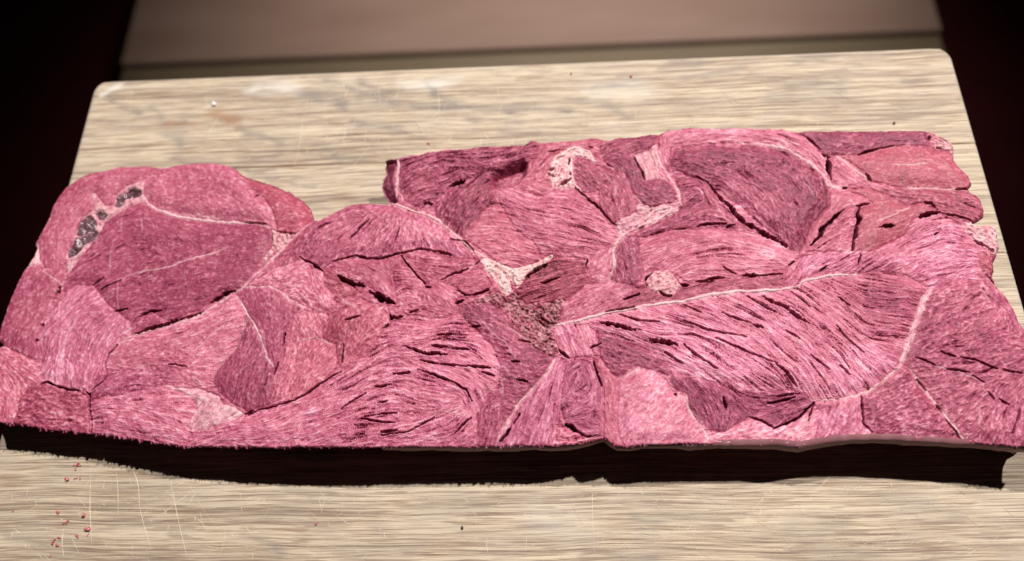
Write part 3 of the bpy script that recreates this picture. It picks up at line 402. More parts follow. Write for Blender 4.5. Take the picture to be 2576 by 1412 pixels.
for k, (name, w, tn, hu, hgt, line, lab) in enumerate(MEM):
    g = to_g(pts(line)); w = w * PXG * .62
    r = line_dist(g, w + 4, .5)
    if r is None: continue
    ys, xs, d, t = r
    wv = w * 0.5 * (0.2 + 1.6 * vnoise(24, seed=100 + k, oct=3)[ys, xs]) * np.minimum(1, 0.35 + 5 * np.minimum(t, 1 - t))
    m = (d < wv) & ins_o[ys, xs]
    n = len(MUS) + k
    # direction of the membrane itself
    for arr, v in ((LAB, n), (hue, hu), (fib, .45), (slit, 0.0), (rel, .8), (blg, 0)):
        arr[ys, xs][m] = v
    tone[ys, xs][m] = tn
    seg = np.diff(g, axis=0); L = np.hypot(seg[:, 0], seg[:, 1]); cum = np.concatenate([[0], np.cumsum(L)]) / L.sum()
    idx = np.clip(np.searchsorted(cum, t) - 1, 0, len(seg) - 1)
    VX[ys, xs][m] = (seg[:, 0] / L)[idx][m]; VY[ys, xs][m] = (seg[:, 1] / L)[idx][m]
    memh[ys, xs] += np.where(m, hgt * 1e-3 * np.sqrt(np.clip(1 - (d / np.maximum(wv, .01)) ** 2, 0, 1)), 0)
    soft = np.exp(-(d / (wv + 2.0)) ** 2 * 1.2)
    fat[ys, xs] = np.maximum(fat[ys, xs], soft * 0.45)
    PARTS.append((n, name, lab))
isfat = np.zeros(len(MUS) + len(MEM), np.float32)
for n, r in enumerate(MUS):
    isfat[n] = {'fat': .62, 'tendon': 1.0, 'muscle': 0, 'blood_vessel': 0}[r[0]]
for k in range(len(MEM)): isfat[len(MUS) + k] = .66
fat = np.maximum(fat, isfat[np.maximum(LAB, 0)] * (0.45 + 0.75 * np.clip(tone, 0, 1)))

# tone is softened a little across neighbouring muscles
tone_s = blur(tone, 2); hue_s = blur(hue, 3); slit_s = blur(slit, 3); rel_s = blur(rel, 4); fib_s = blur(fib, 4)
blg_s = blur(blg, 14)
for (rx, ry, dt, c) in BLOB:
    g = to_g(pts(c))[0]; rx *= PXG; ry *= PXG
    x0 = max(int(g[0] - 2.5 * rx), 0); x1 = min(int(g[0] + 2.5 * rx), NX); y0 = max(int(g[1] - 2.5 * ry), 0); y1 = min(int(g[1] + 2.5 * ry), NY)
    xx = (np.arange(x0, x1)[None] + 2.5 * WX[y0:y1, x0:x1] - g[0]) / rx; yy = (np.arange(y0, y1)[:, None] + 2.5 * WY[y0:y1, x0:x1] - g[1]) / ry
    tone_s[y0:y1, x0:x1] += dt * np.exp(-(xx ** 2 + yy ** 2))
tone_s += (vnoise(90, seed=31, oct=4) - .5) * .30

# ------------------------------------------------------------------ slab: fibre texture (noise dragged along the flow)
wob = ((vnoise(22, seed=41, oct=3) - .5) * 0.9 + (vnoise(5, seed=42) - .5) * .35) * (1.15 - .7 * fib)
ca, sa = np.cos(wob), np.sin(wob)
VX, VY = VX * ca - VY * sa, VX * sa + VY * ca
act = np.nonzero(ins_o.ravel())[0]
vxf, vyf = VX.ravel(), VY.ravel()
n1 = RNG.random((NY, NX), dtype=np.float32)
n2 = blur(RNG.random((NY, NX), dtype=np.float32), 1); n2 = (n2 - n2.mean()) / n2.std()
n3 = blur(RNG.random((NY, NX), dtype=np.float32), 3); n3 = (n3 - n3.mean()) / n3.std()
n1f, n2f, n3f = ((n1 - .5) * 3.46).ravel(), n2.ravel(), n3.ravel()
ax = (act % NX).astype(np.float32); ay = (act // NX).astype(np.float32)
S1 = n1f[act].copy(); S2 = n2f[act].copy(); S3 = n3f[act].copy(); snaps = {}
st_ = []
for sgn in (1, -1):
    st_.append([ax.copy(), ay.copy(), vxf[act] * sgn, vyf[act] * sgn])
for step in range(1, 27):
    for s in st_:
        px, py, dx, dy = s
        px += dx * 1.5; py += dy * 1.5
        np.clip(px, 0, NX - 1, out=px); np.clip(py, 0, NY - 1, out=py)
        id_ = py.astype(np.int32) * NX + px.astype(np.int32)
        nvx = vxf[id_]; nvy = vyf[id_]
        fl = np.where(nvx * dx + nvy * dy < 0, -1, 1).astype(np.float32)
        s[2] = nvx * fl; s[3] = nvy * fl
        S1 += n1f[id_]; S2 += n2f[id_]; S3 += n3f[id_]
    if step in (1, 3, 9, 26): snaps[step] = (S1 / math.sqrt(2 * step + 1), S2 / math.sqrt(2 * step + 1), S3 / math.sqrt(2 * step + 1))
def full(v):
    a = np.zeros(NY * NX, np.float32); a[act] = v; return a.reshape(NY, NX)
def norm(a):
    v = a.ravel()[act]; return (a - v.mean()) / (v.std() + 1e-6)
f_short = norm(full(snaps[3][0])); f_mid = norm(full(snaps[9][0])); f_long = norm(full(snaps[26][0]))
m_short = norm(full(snaps[3][1])); m_mid = norm(full(snaps[9][1])); m_long = norm(full(snaps[26][1]))
c_mid = norm(full(snaps[9][2])); c_long = norm(full(snaps[26][2]))
FI = fib_s
f_tiny = norm(full(snaps[1][0])); m_tiny = norm(full(snaps[1][1]))
iso = norm(n1f.reshape(NY, NX)); iso2 = norm(n2f.reshape(NY, NX))
fibre = f_short * (.2 + .7 * FI) + f_tiny * (.9 - .5 * FI) + m_tiny * (.9 - .6 * FI) + iso * .6 + iso2 * .5 * (1 - FI) + m_short * .35 * FI + f_mid * .4 * FI + (f_long * .28 + m_mid * .18) * FI; fibre = norm(fibre)
coarse = norm(m_tiny * (1 - FI) + m_short * .4 + m_mid * (.1 + .5 * FI) + m_long * FI * .3 + norm(n3f.reshape(NY, NX)) * .45 + c_mid * .3)
patch = vnoise(45, seed=51, oct=3)
# natural slits where the coarse dragged noise is lowest
sl_src = norm(f_mid * .55 + f_long * .45 * FI + m_short * .5 * (1 - FI) + m_mid * .45 + m_long * FI * .45 + c_long * FI * .15)
thr = 3.12 - 1.75 * np.sqrt(np.clip(slit_s, 0, 1)) - (patch - .5) * 2.6
slits = sstep(thr, thr + .85, -sl_src) * np.clip(slit_s * 8, 0, 1)

# ------------------------------------------------------------------ slab: relief
zz = np.zeros((NY, NX), np.float32)
seam = np.zeros((NY, NX), bool)
seam[:-1] |= LAB[:-1] != LAB[1:]; seam[:, :-1] |= LAB[:, :-1] != LAB[:, 1:]
seam &= ins_o
sd = chamfer(seam, 9)
od = chamfer(~ins_o, 26)
groove = np.exp(-(sd / 2.2) ** 2)
zz += blg_s * 1e-3 * sstep(0, 26, np.minimum(blur(np.minimum(sd, 26), 6), 26)) * 1.0
zz -= groove * 0.00042 * (0.4 + 1.2 * vnoise(30, seed=61))
zz += blur(memh, 1) * .8
zz += coarse * rel_s * 0.000045 + fibre * rel_s * (.000052 + .000045 * fib_s)
zz += (vnoise(150, seed=71, oct=3) - .5) * 0.004
zz += (vnoise(16, seed=72, oct=3) - .5) * 0.0011 * rel_s
zz -= slits * 0.0016 * (0.6 + rel_s * .5)
crk = np.zeros((NY, NX), np.float32)
cr_n = vnoise(10, seed=81, oct=3)
for (w, dep, line) in CRK:
    g = to_g(pts(line)); w = w * PXG * (.72 if w < 6 else .95)
    r = line_dist(g, w + 8, .45 if w < 5.2 * PXG else 1.1)
    if r is None: continue
    ys, xs, d, t = r
    wv = w * .5 * (.15 + 1.45 * cr_n[ys, xs]) * np.minimum(1, .12 + 3.2 * np.minimum(t, 1 - t))
    v = sstep(wv + 1.3, np.maximum(wv - .6, 0), d)
    dd = v * dep * 1.5e-3
    crk[ys, xs] = np.maximum(crk[ys, xs], dd)
    # lips of the crack rise a little
    zz[ys, xs] += np.exp(-((d - wv - 2.2) / 1.6) ** 2) * .00016
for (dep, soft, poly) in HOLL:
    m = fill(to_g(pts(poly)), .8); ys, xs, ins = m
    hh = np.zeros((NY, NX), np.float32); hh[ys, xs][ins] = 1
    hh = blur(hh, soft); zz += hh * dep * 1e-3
    if dep < -4: tone_s -= hh * .22  # shade of the deep hollow put into its tone
for n, r in enumerate(MUS):
    if r[0] == 'blood_vessel':
        m = (LAB == n).astype(np.float32); zz -= blur(m, 3) * .0016
        zz += m * (vnoise(12, seed=90 + n, oct=2) - .5) * .003
zz -= crk
# centre tissue: crumbly
spn = LAB == [i for i, r in enumerate(MUS) if r[9] and 'spongy' in r[9]][0]
gr = (vnoise(3.2, seed=91, oct=2) - .5) * .0022
zz += np.where(spn, gr, 0)
fatty = fat > .5
zz += np.where(fatty & (rel > 1.1), (vnoise(5, seed=92, oct=2) - .5) * .0013, 0)
# slab's own shape: rounded far edges, flank and end face that slope down to the board
yf = (np.arange(NY) / NY)[:, None]
zz -= (1 - sstep(0, 9, od)) * .0016 * sstep(.25, .4, yf)
zz -= (1 - sstep(0, 3, od)) * .0003
def slope_down(lab_key, amount, R):
    i = [k for k, r in enumerate(MUS) if r[9] and lab_key in r[9]][0]
    m = LAB == i
    o = blur(np.where(m, np.clip(1 - od / R, 0, 1), 0).astype(np.float32), 2)
    return o * amount * m
slb = slope_down('flank sloping', .006, 26) + slope_down('end face', .005, 26)
zz -= slb
LOW = (.0060 * (1 - sstep(.10, .34, np.arange(NX) / NX)))[None].astype(np.float32)
zz = zz.astype(np.float32)

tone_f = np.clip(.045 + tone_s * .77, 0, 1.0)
lite = fibre * (.12 + .58 * np.minimum(rel_s, 1.2)) + coarse * (.1 + .27 * rel_s)
R_ = .5 + lite * .20                       # fibre
recess_shade = np.clip(slits * .75 + np.clip(crk / .0025, 0, 1), 0, 1)
R_ = np.clip(R_ - recess_shade * .28 - np.clip(crk / .003, 0, 1) * .3, 0, 1)  # shade inside slits and cracks painted into the colour, stronger with depth
tone_f = np.clip(tone_f - np.clip(crk / .003, 0, 1) * .2, 0, 1)  # crack shade lowers the tone as well
breakup = .45 + .6 * sstep(.36, .60, vnoise(7, seed=97, oct=3))
strong = (LAB >= len(MUS)) & (tone > .9) | (LAB >= len(MUS) - len(MEM) * 0 - 2) & (LAB < len(MUS))
fat = np.where(strong, np.clip(fat * 1.35, 0, 1) * (.7 + .3 * breakup), fat * breakup)
fat = np.maximum(fat, sstep(1.1, 2.3, fibre + coarse * .35) * .42 * np.clip(tone_f * 1.3 + .1, 0, 1))  # wet sheen painted as pale flecks on the high fibres, via the fat channel
for (w, s, line) in VEIN:
    g = to_g(pts(line)); w *= PXG
    r = line_dist(g, w + 4, .8); 
    if r is None: continue
    ys, xs, d, t = r
    v = np.exp(-(d / (w * .5 + .5)) ** 2) * s * (.4 + 1.0 * cr_n[ys, xs]) * np.minimum(1, 6 * np.minimum(t, 1 - t) + .1)
    fat[ys, xs] = np.maximum(fat[ys, xs], np.where(ins_o[ys, xs], v, 0)); zz[ys, xs] += v * .00015
# pale specks of marbling
speck = sstep(.80, .9, vnoise(3.0, seed=95)) * sstep(.45, .7, vnoise(18, seed=96))
fat = np.clip(np.maximum(fat, speck * .28), 0, 1) * (1 - recess_shade * .9)
fat = np.where(spn, np.clip(.10 + .7 * (vnoise(6, seed=98, oct=3) - .35), 0, .5), fat); hue_s = np.where(spn, .7, hue_s).astype(np.float32)
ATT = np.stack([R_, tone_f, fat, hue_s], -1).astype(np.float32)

# ------------------------------------------------------------------ materials
def nodes(mat):
    mat.use_nodes = True; nt = mat.node_tree; nt.nodes.clear()
    o = nt.nodes.new('ShaderNodeOutputMaterial'); b = nt.nodes.new('ShaderNodeBsdfPrincipled')
    nt.links.new(b.outputs[0], o.inputs[0]); return nt, b
def N(nt, t, **kw):
    n = nt.nodes.new(t)
    for k, v in kw.items():
        if k.startswith('i_'):
            n.inputs[int(k[2:])].default_value = v
        else: setattr(n, k, v)
    return n
def mix(nt, f, a, b, mode='MIX'):
    m = N(nt, 'ShaderNodeMix', data_type='RGBA', blend_type=mode)
    for s, v in ((0, f), (6, a), (7, b)):
        if isinstance(v, (tuple, float, int)): m.inputs[s].default_value = v if not isinstance(v, tuple) else (*v, 1)
        else: nt.links.new(v, m.inputs[s])
    return m.outputs[2]
def mth(nt, op, a, b=None, c=None, clamp=False):
    m = N(nt, 'ShaderNodeMath', operation=op, use_clamp=clamp)
    for i, v in enumerate((a, b, c)):
        if v is None: continue
        if isinstance(v, (float, int)): m.inputs[i].default_value = v
        else: nt.links.new(v, m.inputs[i])
    return m.outputs[0]
def noise(nt, vec, scale, detail=2, rough=.5, dist=0.):
    n = N(nt, 'ShaderNodeTexNoise'); nt.links.new(vec, n.inputs['Vector'])
    n.inputs['Scale'].default_value = scale; n.inputs['Detail'].default_value = detail
    n.inputs['Roughness'].default_value = rough; n.inputs['Distortion'].default_value = dist
    return n.outputs[0]
def mapping(nt, vec, sc_, rot=(0, 0, 0)):
    m = N(nt, 'ShaderNodeMapping'); m.inputs['Scale'].default_value = sc_; m.inputs['Rotation'].default_value = rot
    nt.links.new(vec, m.inputs[0]); return m.outputs[0]
def ramp(nt, fac, stops):
    r = N(nt, 'ShaderNodeValToRGB'); e = r.color_ramp.elements
    while len(e) < len(stops): e.new(.5)
    for el, (p, c) in zip(e, stops): el.position = p; el.color = (*c, 1)
    nt.links.new(fac, r.inputs[0]); return r.outputs[0]

flesh = bpy.data.materials.new("raw_flesh"); nt, bs = nodes(flesh)
at_ = N(nt, 'ShaderNodeAttribute', attribute_name='flesh')
sep = N(nt, 'ShaderNodeSeparateColor'); nt.links.new(at_.outputs['Color'], sep.inputs[0])
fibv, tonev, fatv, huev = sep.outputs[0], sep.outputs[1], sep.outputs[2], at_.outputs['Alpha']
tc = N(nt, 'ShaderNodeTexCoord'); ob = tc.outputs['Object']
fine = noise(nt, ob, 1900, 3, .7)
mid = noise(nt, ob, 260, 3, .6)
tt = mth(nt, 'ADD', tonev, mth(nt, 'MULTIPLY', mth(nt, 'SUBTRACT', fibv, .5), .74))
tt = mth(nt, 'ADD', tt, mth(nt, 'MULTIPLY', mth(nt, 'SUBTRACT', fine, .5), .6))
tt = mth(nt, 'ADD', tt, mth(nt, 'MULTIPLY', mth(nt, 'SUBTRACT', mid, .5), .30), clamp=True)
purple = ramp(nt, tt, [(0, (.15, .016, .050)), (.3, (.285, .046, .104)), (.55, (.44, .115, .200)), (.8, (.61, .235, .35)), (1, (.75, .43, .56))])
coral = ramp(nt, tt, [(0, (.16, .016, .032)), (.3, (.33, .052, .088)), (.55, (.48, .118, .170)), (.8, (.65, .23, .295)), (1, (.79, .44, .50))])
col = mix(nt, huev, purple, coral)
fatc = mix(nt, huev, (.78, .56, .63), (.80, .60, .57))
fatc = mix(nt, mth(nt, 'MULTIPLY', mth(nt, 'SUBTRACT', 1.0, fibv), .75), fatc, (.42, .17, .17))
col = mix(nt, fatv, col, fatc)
nt.links.new(col, bs.inputs['Base Color'])
bs.inputs['Roughness'].default_value = .46
nt.links.new(mth(nt, 'ADD', mth(nt, 'MULTIPLY', mid, .34), .33), bs.inputs['Roughness'])
bs.inputs['Specular IOR Level'].default_value = .33; bs.inputs['Coat Weight'].default_value = .04; bs.inputs['Coat Roughness'].default_value = .25
bs.inputs['Subsurface Weight'].default_value = .12; bs.inputs['Subsurface Radius'].default_value = (1, .35, .3); bs.inputs['Subsurface Scale'].default_value = .0008
bmp = N(nt, 'ShaderNodeBump'); bmp.inputs['Strength'].default_value = .55; bmp.inputs['Distance'].default_value = .0004
nt.links.new(mth(nt, 'ADD', fine, mth(nt, 'MULTIPLY', fibv, 1.2)), bmp.inputs['Height']); nt.links.new(bmp.outputs[0], bs.inputs['Normal'])

clot = bpy.data.materials.new("dark_vessel"); nt, bs = nodes(clot)
tc = N(nt, 'ShaderNodeTexCoord'); nz = noise(nt, tc.outputs['Object'], 300, 3, .6)
nt.links.new(ramp(nt, nz, [(.3, (.06, .025, .032)), (.6, (.15, .075, .09)), (.8, (.28, .18, .20))]), bs.inputs['Base Color'])
bs.inputs['Roughness'].default_value = .18
bmp = N(nt, 'ShaderNodeBump'); bmp.inputs['Distance'].default_value = .001; nt.links.new(nz, bmp.inputs['Height']); nt.links.new(bmp.outputs[0], bs.inputs['Normal'])

# ------------------------------------------------------------------ slab: build the parts
slab = bpy.data.objects.new('meat_slab', None); sc.collection.objects.link(slab)
tag(slab, "thick slab of raw pink and dark red meat lying across the wooden board", "meat")
slab.location = (float((X0 + X1) / 2), float((Y0 + Y1) / 2), 0)
OX, OY = slab.location.x, slab.location.y
cell = LAB[:-1, :-1].copy()
okc = ins_o[:-1, :-1] & ins_o[1:, :-1] & ins_o[:-1, 1:] & ins_o[1:, 1:]
cell[~okc] = -1
XX, YY = np.meshgrid(GX, GY)
ZZ = H + zz
# sub-cell sideways jitter keeps the grid from showing
XJ = XX + (RNG.random((NY, NX), dtype=np.float32) - .5) * STEP * .45
YJ = YY + (RNG.random((NY, NX), dtype=np.float32) - .5) * STEP * .45
# the slab gets thinner towards its left end; the outline is kept where the photograph shows it
KL = (HC - H + LOW) / (HC - H)
XJ = XJ * KL; YJ = YJ * KL; ZZ = ZZ - LOW
POS = np.stack([XJ - OX, YJ - OY, ZZ], -1).reshape(-1, 3)
ATF = ATT.reshape(-1, 4)
gy_, gx_ = np.gradient(blur(ins_o.astype(np.float32), 6))
gl = np.hypot(gx_, gy_) + 1e-5; INX = (gx_ / gl).ravel(); INY = (gy_ / gl).ravel()
sk1 = vnoise(25, seed=120, oct=3).ravel(); sk2 = vnoise(25, seed=121, oct=3).ravel()
zoff = (slb * 0).ravel()
def build(n, name, lab):
    m = cell == n
    if m.sum() < 30: return
    ii, jj = np.nonzero(m); a = ii * NX + jj
    quads = np.stack([a, a + 1, a + NX + 1, a + NX], 1)
    e = []
    mp = np.pad(okc, 1)
    for (dy, dx, o1, o2) in ((-1, 0, 0, 1), (1, 0, NX + 1, NX), (0, -1, NX, 0), (0, 1, 1, NX + 1)):
        out = ~mp[ii + 1 + dy, jj + 1 + dx]
        e.append(np.stack([a[out] + o1, a[out] + o2], 1))
    e = np.concatenate(e)
    ids, inv = np.unique(quads, return_inverse=True); inv = inv.reshape(-1, 4)
    v = POS[ids]; at__ = ATF[ids]; faces = inv
    if len(e):
        es, ei = np.unique(e, return_inverse=True); ei = ei.reshape(-1, 2)
        top = np.searchsorted(ids, es); rings = [top]; vv = [v]; aa = [at__]; base = len(v); fs = [faces]
        pr = [(.03, .0), (.10, .0004), (.25, .0022), (.5, .0040), (.75, .0045), (1.0, .0030)]
        z0 = POS[es, 2]; P = POS[es]
        for k, (f, inw) in enumerate(pr):
            nn = np.stack([P[:, 0] + INX[es] * (inw + (sk1[es] - .5) * .003 * min(1, f * 4)), P[:, 1] + INY[es] * (inw + (sk2[es] - .5) * .003 * min(1, f * 4)), z0 * (1 - f) + .0002], 1)
            vv.append(nn); aq = ATF[es].copy(); aq[:, 1] = np.clip(aq[:, 1] * .8 + (sk2[es] - .5) * .3, 0, 1); aq[:, 0] = .5 + (sk1[es] - .5) * .8; aq[:, 2] *= (.9 if k < 2 else .3); aa.append(aq)
            cur = base + np.arange(len(es)); base += len(es)
            prev = rings[-1]; rings.append(cur)
            fs.append(np.stack([prev[ei[:, 1]], prev[ei[:, 0]], cur[ei[:, 0]], cur[ei[:, 1]]], 1))
        v = np.concatenate(vv); at__ = np.concatenate(aa); faces = np.concatenate(fs)
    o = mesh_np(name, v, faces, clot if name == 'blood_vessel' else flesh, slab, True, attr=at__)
    if lab: o['label'] = lab
for n, name, lab in PARTS: build(n, name, lab)

# greyish skin showing below the front edge, right two thirds
def skin_strip(idx0, idx1, out, drop):
    L = OUTLINE[idx0:idx1]; w = to_xy(L)
    d = np.hypot(*np.diff(w, axis=0).T); cum = np.concatenate([[0], np.cumsum(d)])
    s = np.linspace(0, cum[-1], 420); x = np.interp(s, cum, w[:, 0]); y = np.interp(s, cum, w[:, 1])
    env = np.sin(np.pi * np.clip(s / cum[-1] * 1.0, 0, 1)) ** .5
    nz_ = np.interp(s, np.linspace(0, cum[-1], 26), RNG.random(26)); n2_ = np.interp(s, np.linspace(0, cum[-1], 120), RNG.random(120))
    rows = [(.0018, -.0006), (.0002, -.0010), (-.35, -.22), (-.75, -.5), (-1.0, -.8), (-.9, -1.0), (-.3, -1.05)]
    V = []
    for k, (fy, fz) in enumerate(rows):
        if k < 2: V.append(np.stack([x - OX, y + fy - OY, np.full_like(x, H + fz)], 1))
        else:
            o_ = out * env * (.5 + .8 * nz_) + .0003 * n2_
            V.append(np.stack([x - OX, y + fy * o_ - OY, H - .0008 + fz * drop * (.6 + .6 * nz_)], 1))
    V = np.concatenate(V); n = len(s); q_ = []
    for k in range(len(rows) - 1):
        i = np.arange(n - 1) + k * n; q_.append(np.stack([i, i + n, i + n + 1, i + 1], 1))
    at__ = np.zeros((len(V), 4)); at__[:, 0] = .15 + .3 * np.tile(n2_, len(rows)); at__[:, 1] = .12; at__[:, 2] = .3; at__[:, 3] = .7
    o = mesh_np('skin', V, np.concatenate(q_), flesh, slab, True, attr=at__)
    o['label'] = "greyish skin showing under the front edge of the slab"
skin_strip(18, 47, .0012, .0048)

# ------------------------------------------------------------------ wooden board
def xy(px, py, z=0.): return plane_pt([(px, py)], z, CAM)[0]
bl, br = xy(240, 205), xy(2387, 118)
BX0, BX1 = bl[0], br[0]; BYB = (bl[1] + br[1]) / 2
fl_ = xy(1288, 1640); BYF = fl_[1]
TH = .022; RC = .0075
wood = bpy.data.materials.new("worn_oak"); nt, bs = nodes(wood)
tc = N(nt, 'ShaderNodeTexCoord'); ob = tc.outputs['Object']
wat = N(nt, 'ShaderNodeAttribute', attribute_name='wear'); ws = N(nt, 'ShaderNodeSeparateColor'); nt.links.new(wat.outputs['Color'], ws.inputs[0])
warp_ = N(nt, 'ShaderNodeVectorMath', operation='MULTIPLY_ADD')
nw = N(nt, 'ShaderNodeTexNoise'); nw.inputs['Scale'].default_value = 9; nw.inputs['Detail'].default_value = 2; nt.links.new(ob, nw.inputs['Vector'])
nt.links.new(nw.outputs['Color'], warp_.inputs[0]); warp_.inputs[1].default_value = (0, .006, 0); nt.links.new(ob, warp_.inputs[2])
wv_ = warp_.outputs[0]
g1 = noise(nt, mapping(nt, wv_, (9, 800, 20)), 1, 6, .75)
g2 = noise(nt, mapping(nt, wv_, (45, 2300, 40)), 1, 3, .75)
g3 = noise(nt, mapping(nt, wv_, (5, 90, 10)), 1, 3, .5)
g4 = noise(nt, mapping(nt, ob, (60, 140, 60)), 1, 4, .6)
gm = mth(nt, 'ADD', mth(nt, 'MULTIPLY', g1, .50), mth(nt, 'ADD', mth(nt, 'MULTIPLY', g2, .42), mth(nt, 'MULTIPLY', g3, .16)))
cw = ramp(nt, gm, [(.44, (.15, .10, .068)), (.49, (.295, .22, .155)), (.535, (.42, .33, .235)), (.60, (.565, .475, .35))])
por = noise(nt, mapping(nt, wv_, (40, 900, 40)), 1, 2, .5)
pf = ramp(nt, por, [(.57, (0, 0, 0)), (.61, (1, 1, 1))])
cw = mix(nt, mth(nt, 'MULTIPLY', pf, .55), cw, (.20, .125, .075))
gv = ramp(nt, g4, [(.42, (0, 0, 0)), (.62, (1, 1, 1))])
cw = mix(nt, mth(nt, 'MULTIPLY', gv, .25), cw, (.30, .26, .23))
cw = mix(nt, mth(nt, 'MULTIPLY', ws.outputs[0], 1.1, clamp=True), cw, (.17, .145, .13))
cw = mix(nt, mth(nt, 'MULTIPLY', ws.outputs[1], .75), cw, (.74, .72, .68))
cw = mix(nt, mth(nt, 'MULTIPLY', ws.outputs[2], .6), cw, (.30, .15, .075))
nt.links.new(cw, bs.inputs['Base Color']); bs.inputs['Roughness'].default_value = .62
bs.inputs['Specular IOR Level'].default_value = .3
bmp = N(nt, 'ShaderNodeBump'); bmp.inputs['Strength'].default_value = .5; bmp.inputs['Distance'].default_value = .0003
nt.links.new(mth(nt, 'ADD', g2, g1), bmp.inputs['Height']); nt.links.new(bmp.outputs[0], bs.inputs['Normal'])

board = bpy.data.objects.new('cutting_board', None); sc.collection.objects.link(board)
tag(board, "worn pale oak cutting board with rounded corners under the slab of meat", "cutting board")
board.location = ((BX0 + BX1) / 2, (BYB + BYF) / 2, -TH); bx, by = board.location.x, board.location.y
# worn grey streaks and stains, laid out by where they are on the board: width, strength, line
ST_D = [(16, .55, "P 290,240 345,285"), (12, .35, "P 370,270 420,310"), (20, .5, "P 420,340 450,360"), (14, .5, "P 450,395 520,415"), (22, .45, "P 560,300 620,340"), (20, .55, "P 610,335 700,360"), (12, .5, "P 470,300 440,312"),
 (16, .5, "P 760,225 860,260"), (18, .55, "P 770,235 800,250 870,275"), (18, .45, "P 830,200 900,240 970,235"), (22, .55, "P 910,205 960,250 1080,265 1180,262"), (16, .6, "P 1080,210 1140,250 1260,275 1420,280"), (14, .55, "P 890,300 960,320 1060,345"), (16, .35, "P 1240,330 1330,345"), (14, .4, "P 1180,300 1300,310"),
 (18, .4, "P 1440,250 1620,285"), (12, .4, "P 1500,215 1600,205"), (22, .35, "P 1660,170 1760,160"), (20, .35, "P 1720,200 1860,175"), (14, .35, "P 1880,190 1990,195"), (26, .4, "P 1990,210 2130,215"), (18, .4, "P 2000,150 2110,140"), (16, .35, "P 2060,190 2170,165"), (22, .35, "P 1950,235 2120,240"), (14, .3, "P 2260,205 2330,195"), (20, .3, "P 2280,290 2360,270"), (12, .4, "P 620,390 720,385"), (14, .45, "P 780,370 860,400"), (12, .45, "P 860,395 930,400"),
 (10, .5, "P 560,420 700,425"), (8, .5, "P 720,460 800,470"), (8, .5, "P 640,440 760,445"), (30, .3, "P 700,1240 820,1250"), (20, .3, "P 1600,1300 1720,1310"), (24, .25, "P 2000,1330 2120,1320"), (30, .22, "P 1100,1260 1200,1265"), (30, .22, "P 2250,1260 2400,1290"), (40, .18, "P 300,1230 420,1240"), (20, .35, "P 640,1345 700,1400"), (20, .3, "P 30,1340 120,1365"), (12, .35, "P 1470,1395 1680,1400")]
ST_L = [(30, .5, "P 640,225 760,215"), (16, .6, "P 260,235 300,215"), (22, .45, "P 1000,215 1150,200"), (50, .25, "P 1500,230 1600,225"), (60, .2, "P 1350,1300 1450,1310"), (9, .6, "P 560,262 535,266")]
ST_B = [(38, 1.2, "P 560,285 580,302"), (20, .9, "P 425,308 475,315"), (10, .35, "P 2450,1380 2500,1390")]
NYS = 5
ys_j = [BYB]
j1 = (xy(190, 418)[1] + xy(2425, 381)[1]) / 2
wst = BYB - j1
k = 1
while BYB - wst * (k + 1) > BYF + .02: ys_j.append(BYB - wst * k); k += 1
ys_j.append(BYF)
def d2poly(X, Y, line):
    p = np.array([xy(a, b) for a, b in pts(line)]); best = np.full(X.shape, 1e9)
    for a, b in zip(p[:-1], p[1:]):
        d = b - a; t = np.clip(((X - a[0]) * d[0] + (Y - a[1]) * d[1]) / (d @ d), 0, 1)
        best = np.minimum(best, np.hypot(X - a[0] - t * d[0], Y - a[1] - t * d[1]))
    return best
def small_noise(nx, ny, cx_, cy_, seed):
    r = np.random.default_rng(seed); g = r.random((int(ny / cy_) + 3, int(nx / cx_) + 3))
    fx = np.arange(nx) / cx_; fy = np.arange(ny) / cy_; ix = fx.astype(int); iy = fy.astype(int); tx = fx - ix; ty = (fy - iy)[:, None]
    return (g[iy][:, ix] * (1 - tx) + g[iy][:, ix + 1] * tx) * (1 - ty) + (g[iy + 1][:, ix] * (1 - tx) + g[iy + 1][:, ix + 1] * tx) * ty
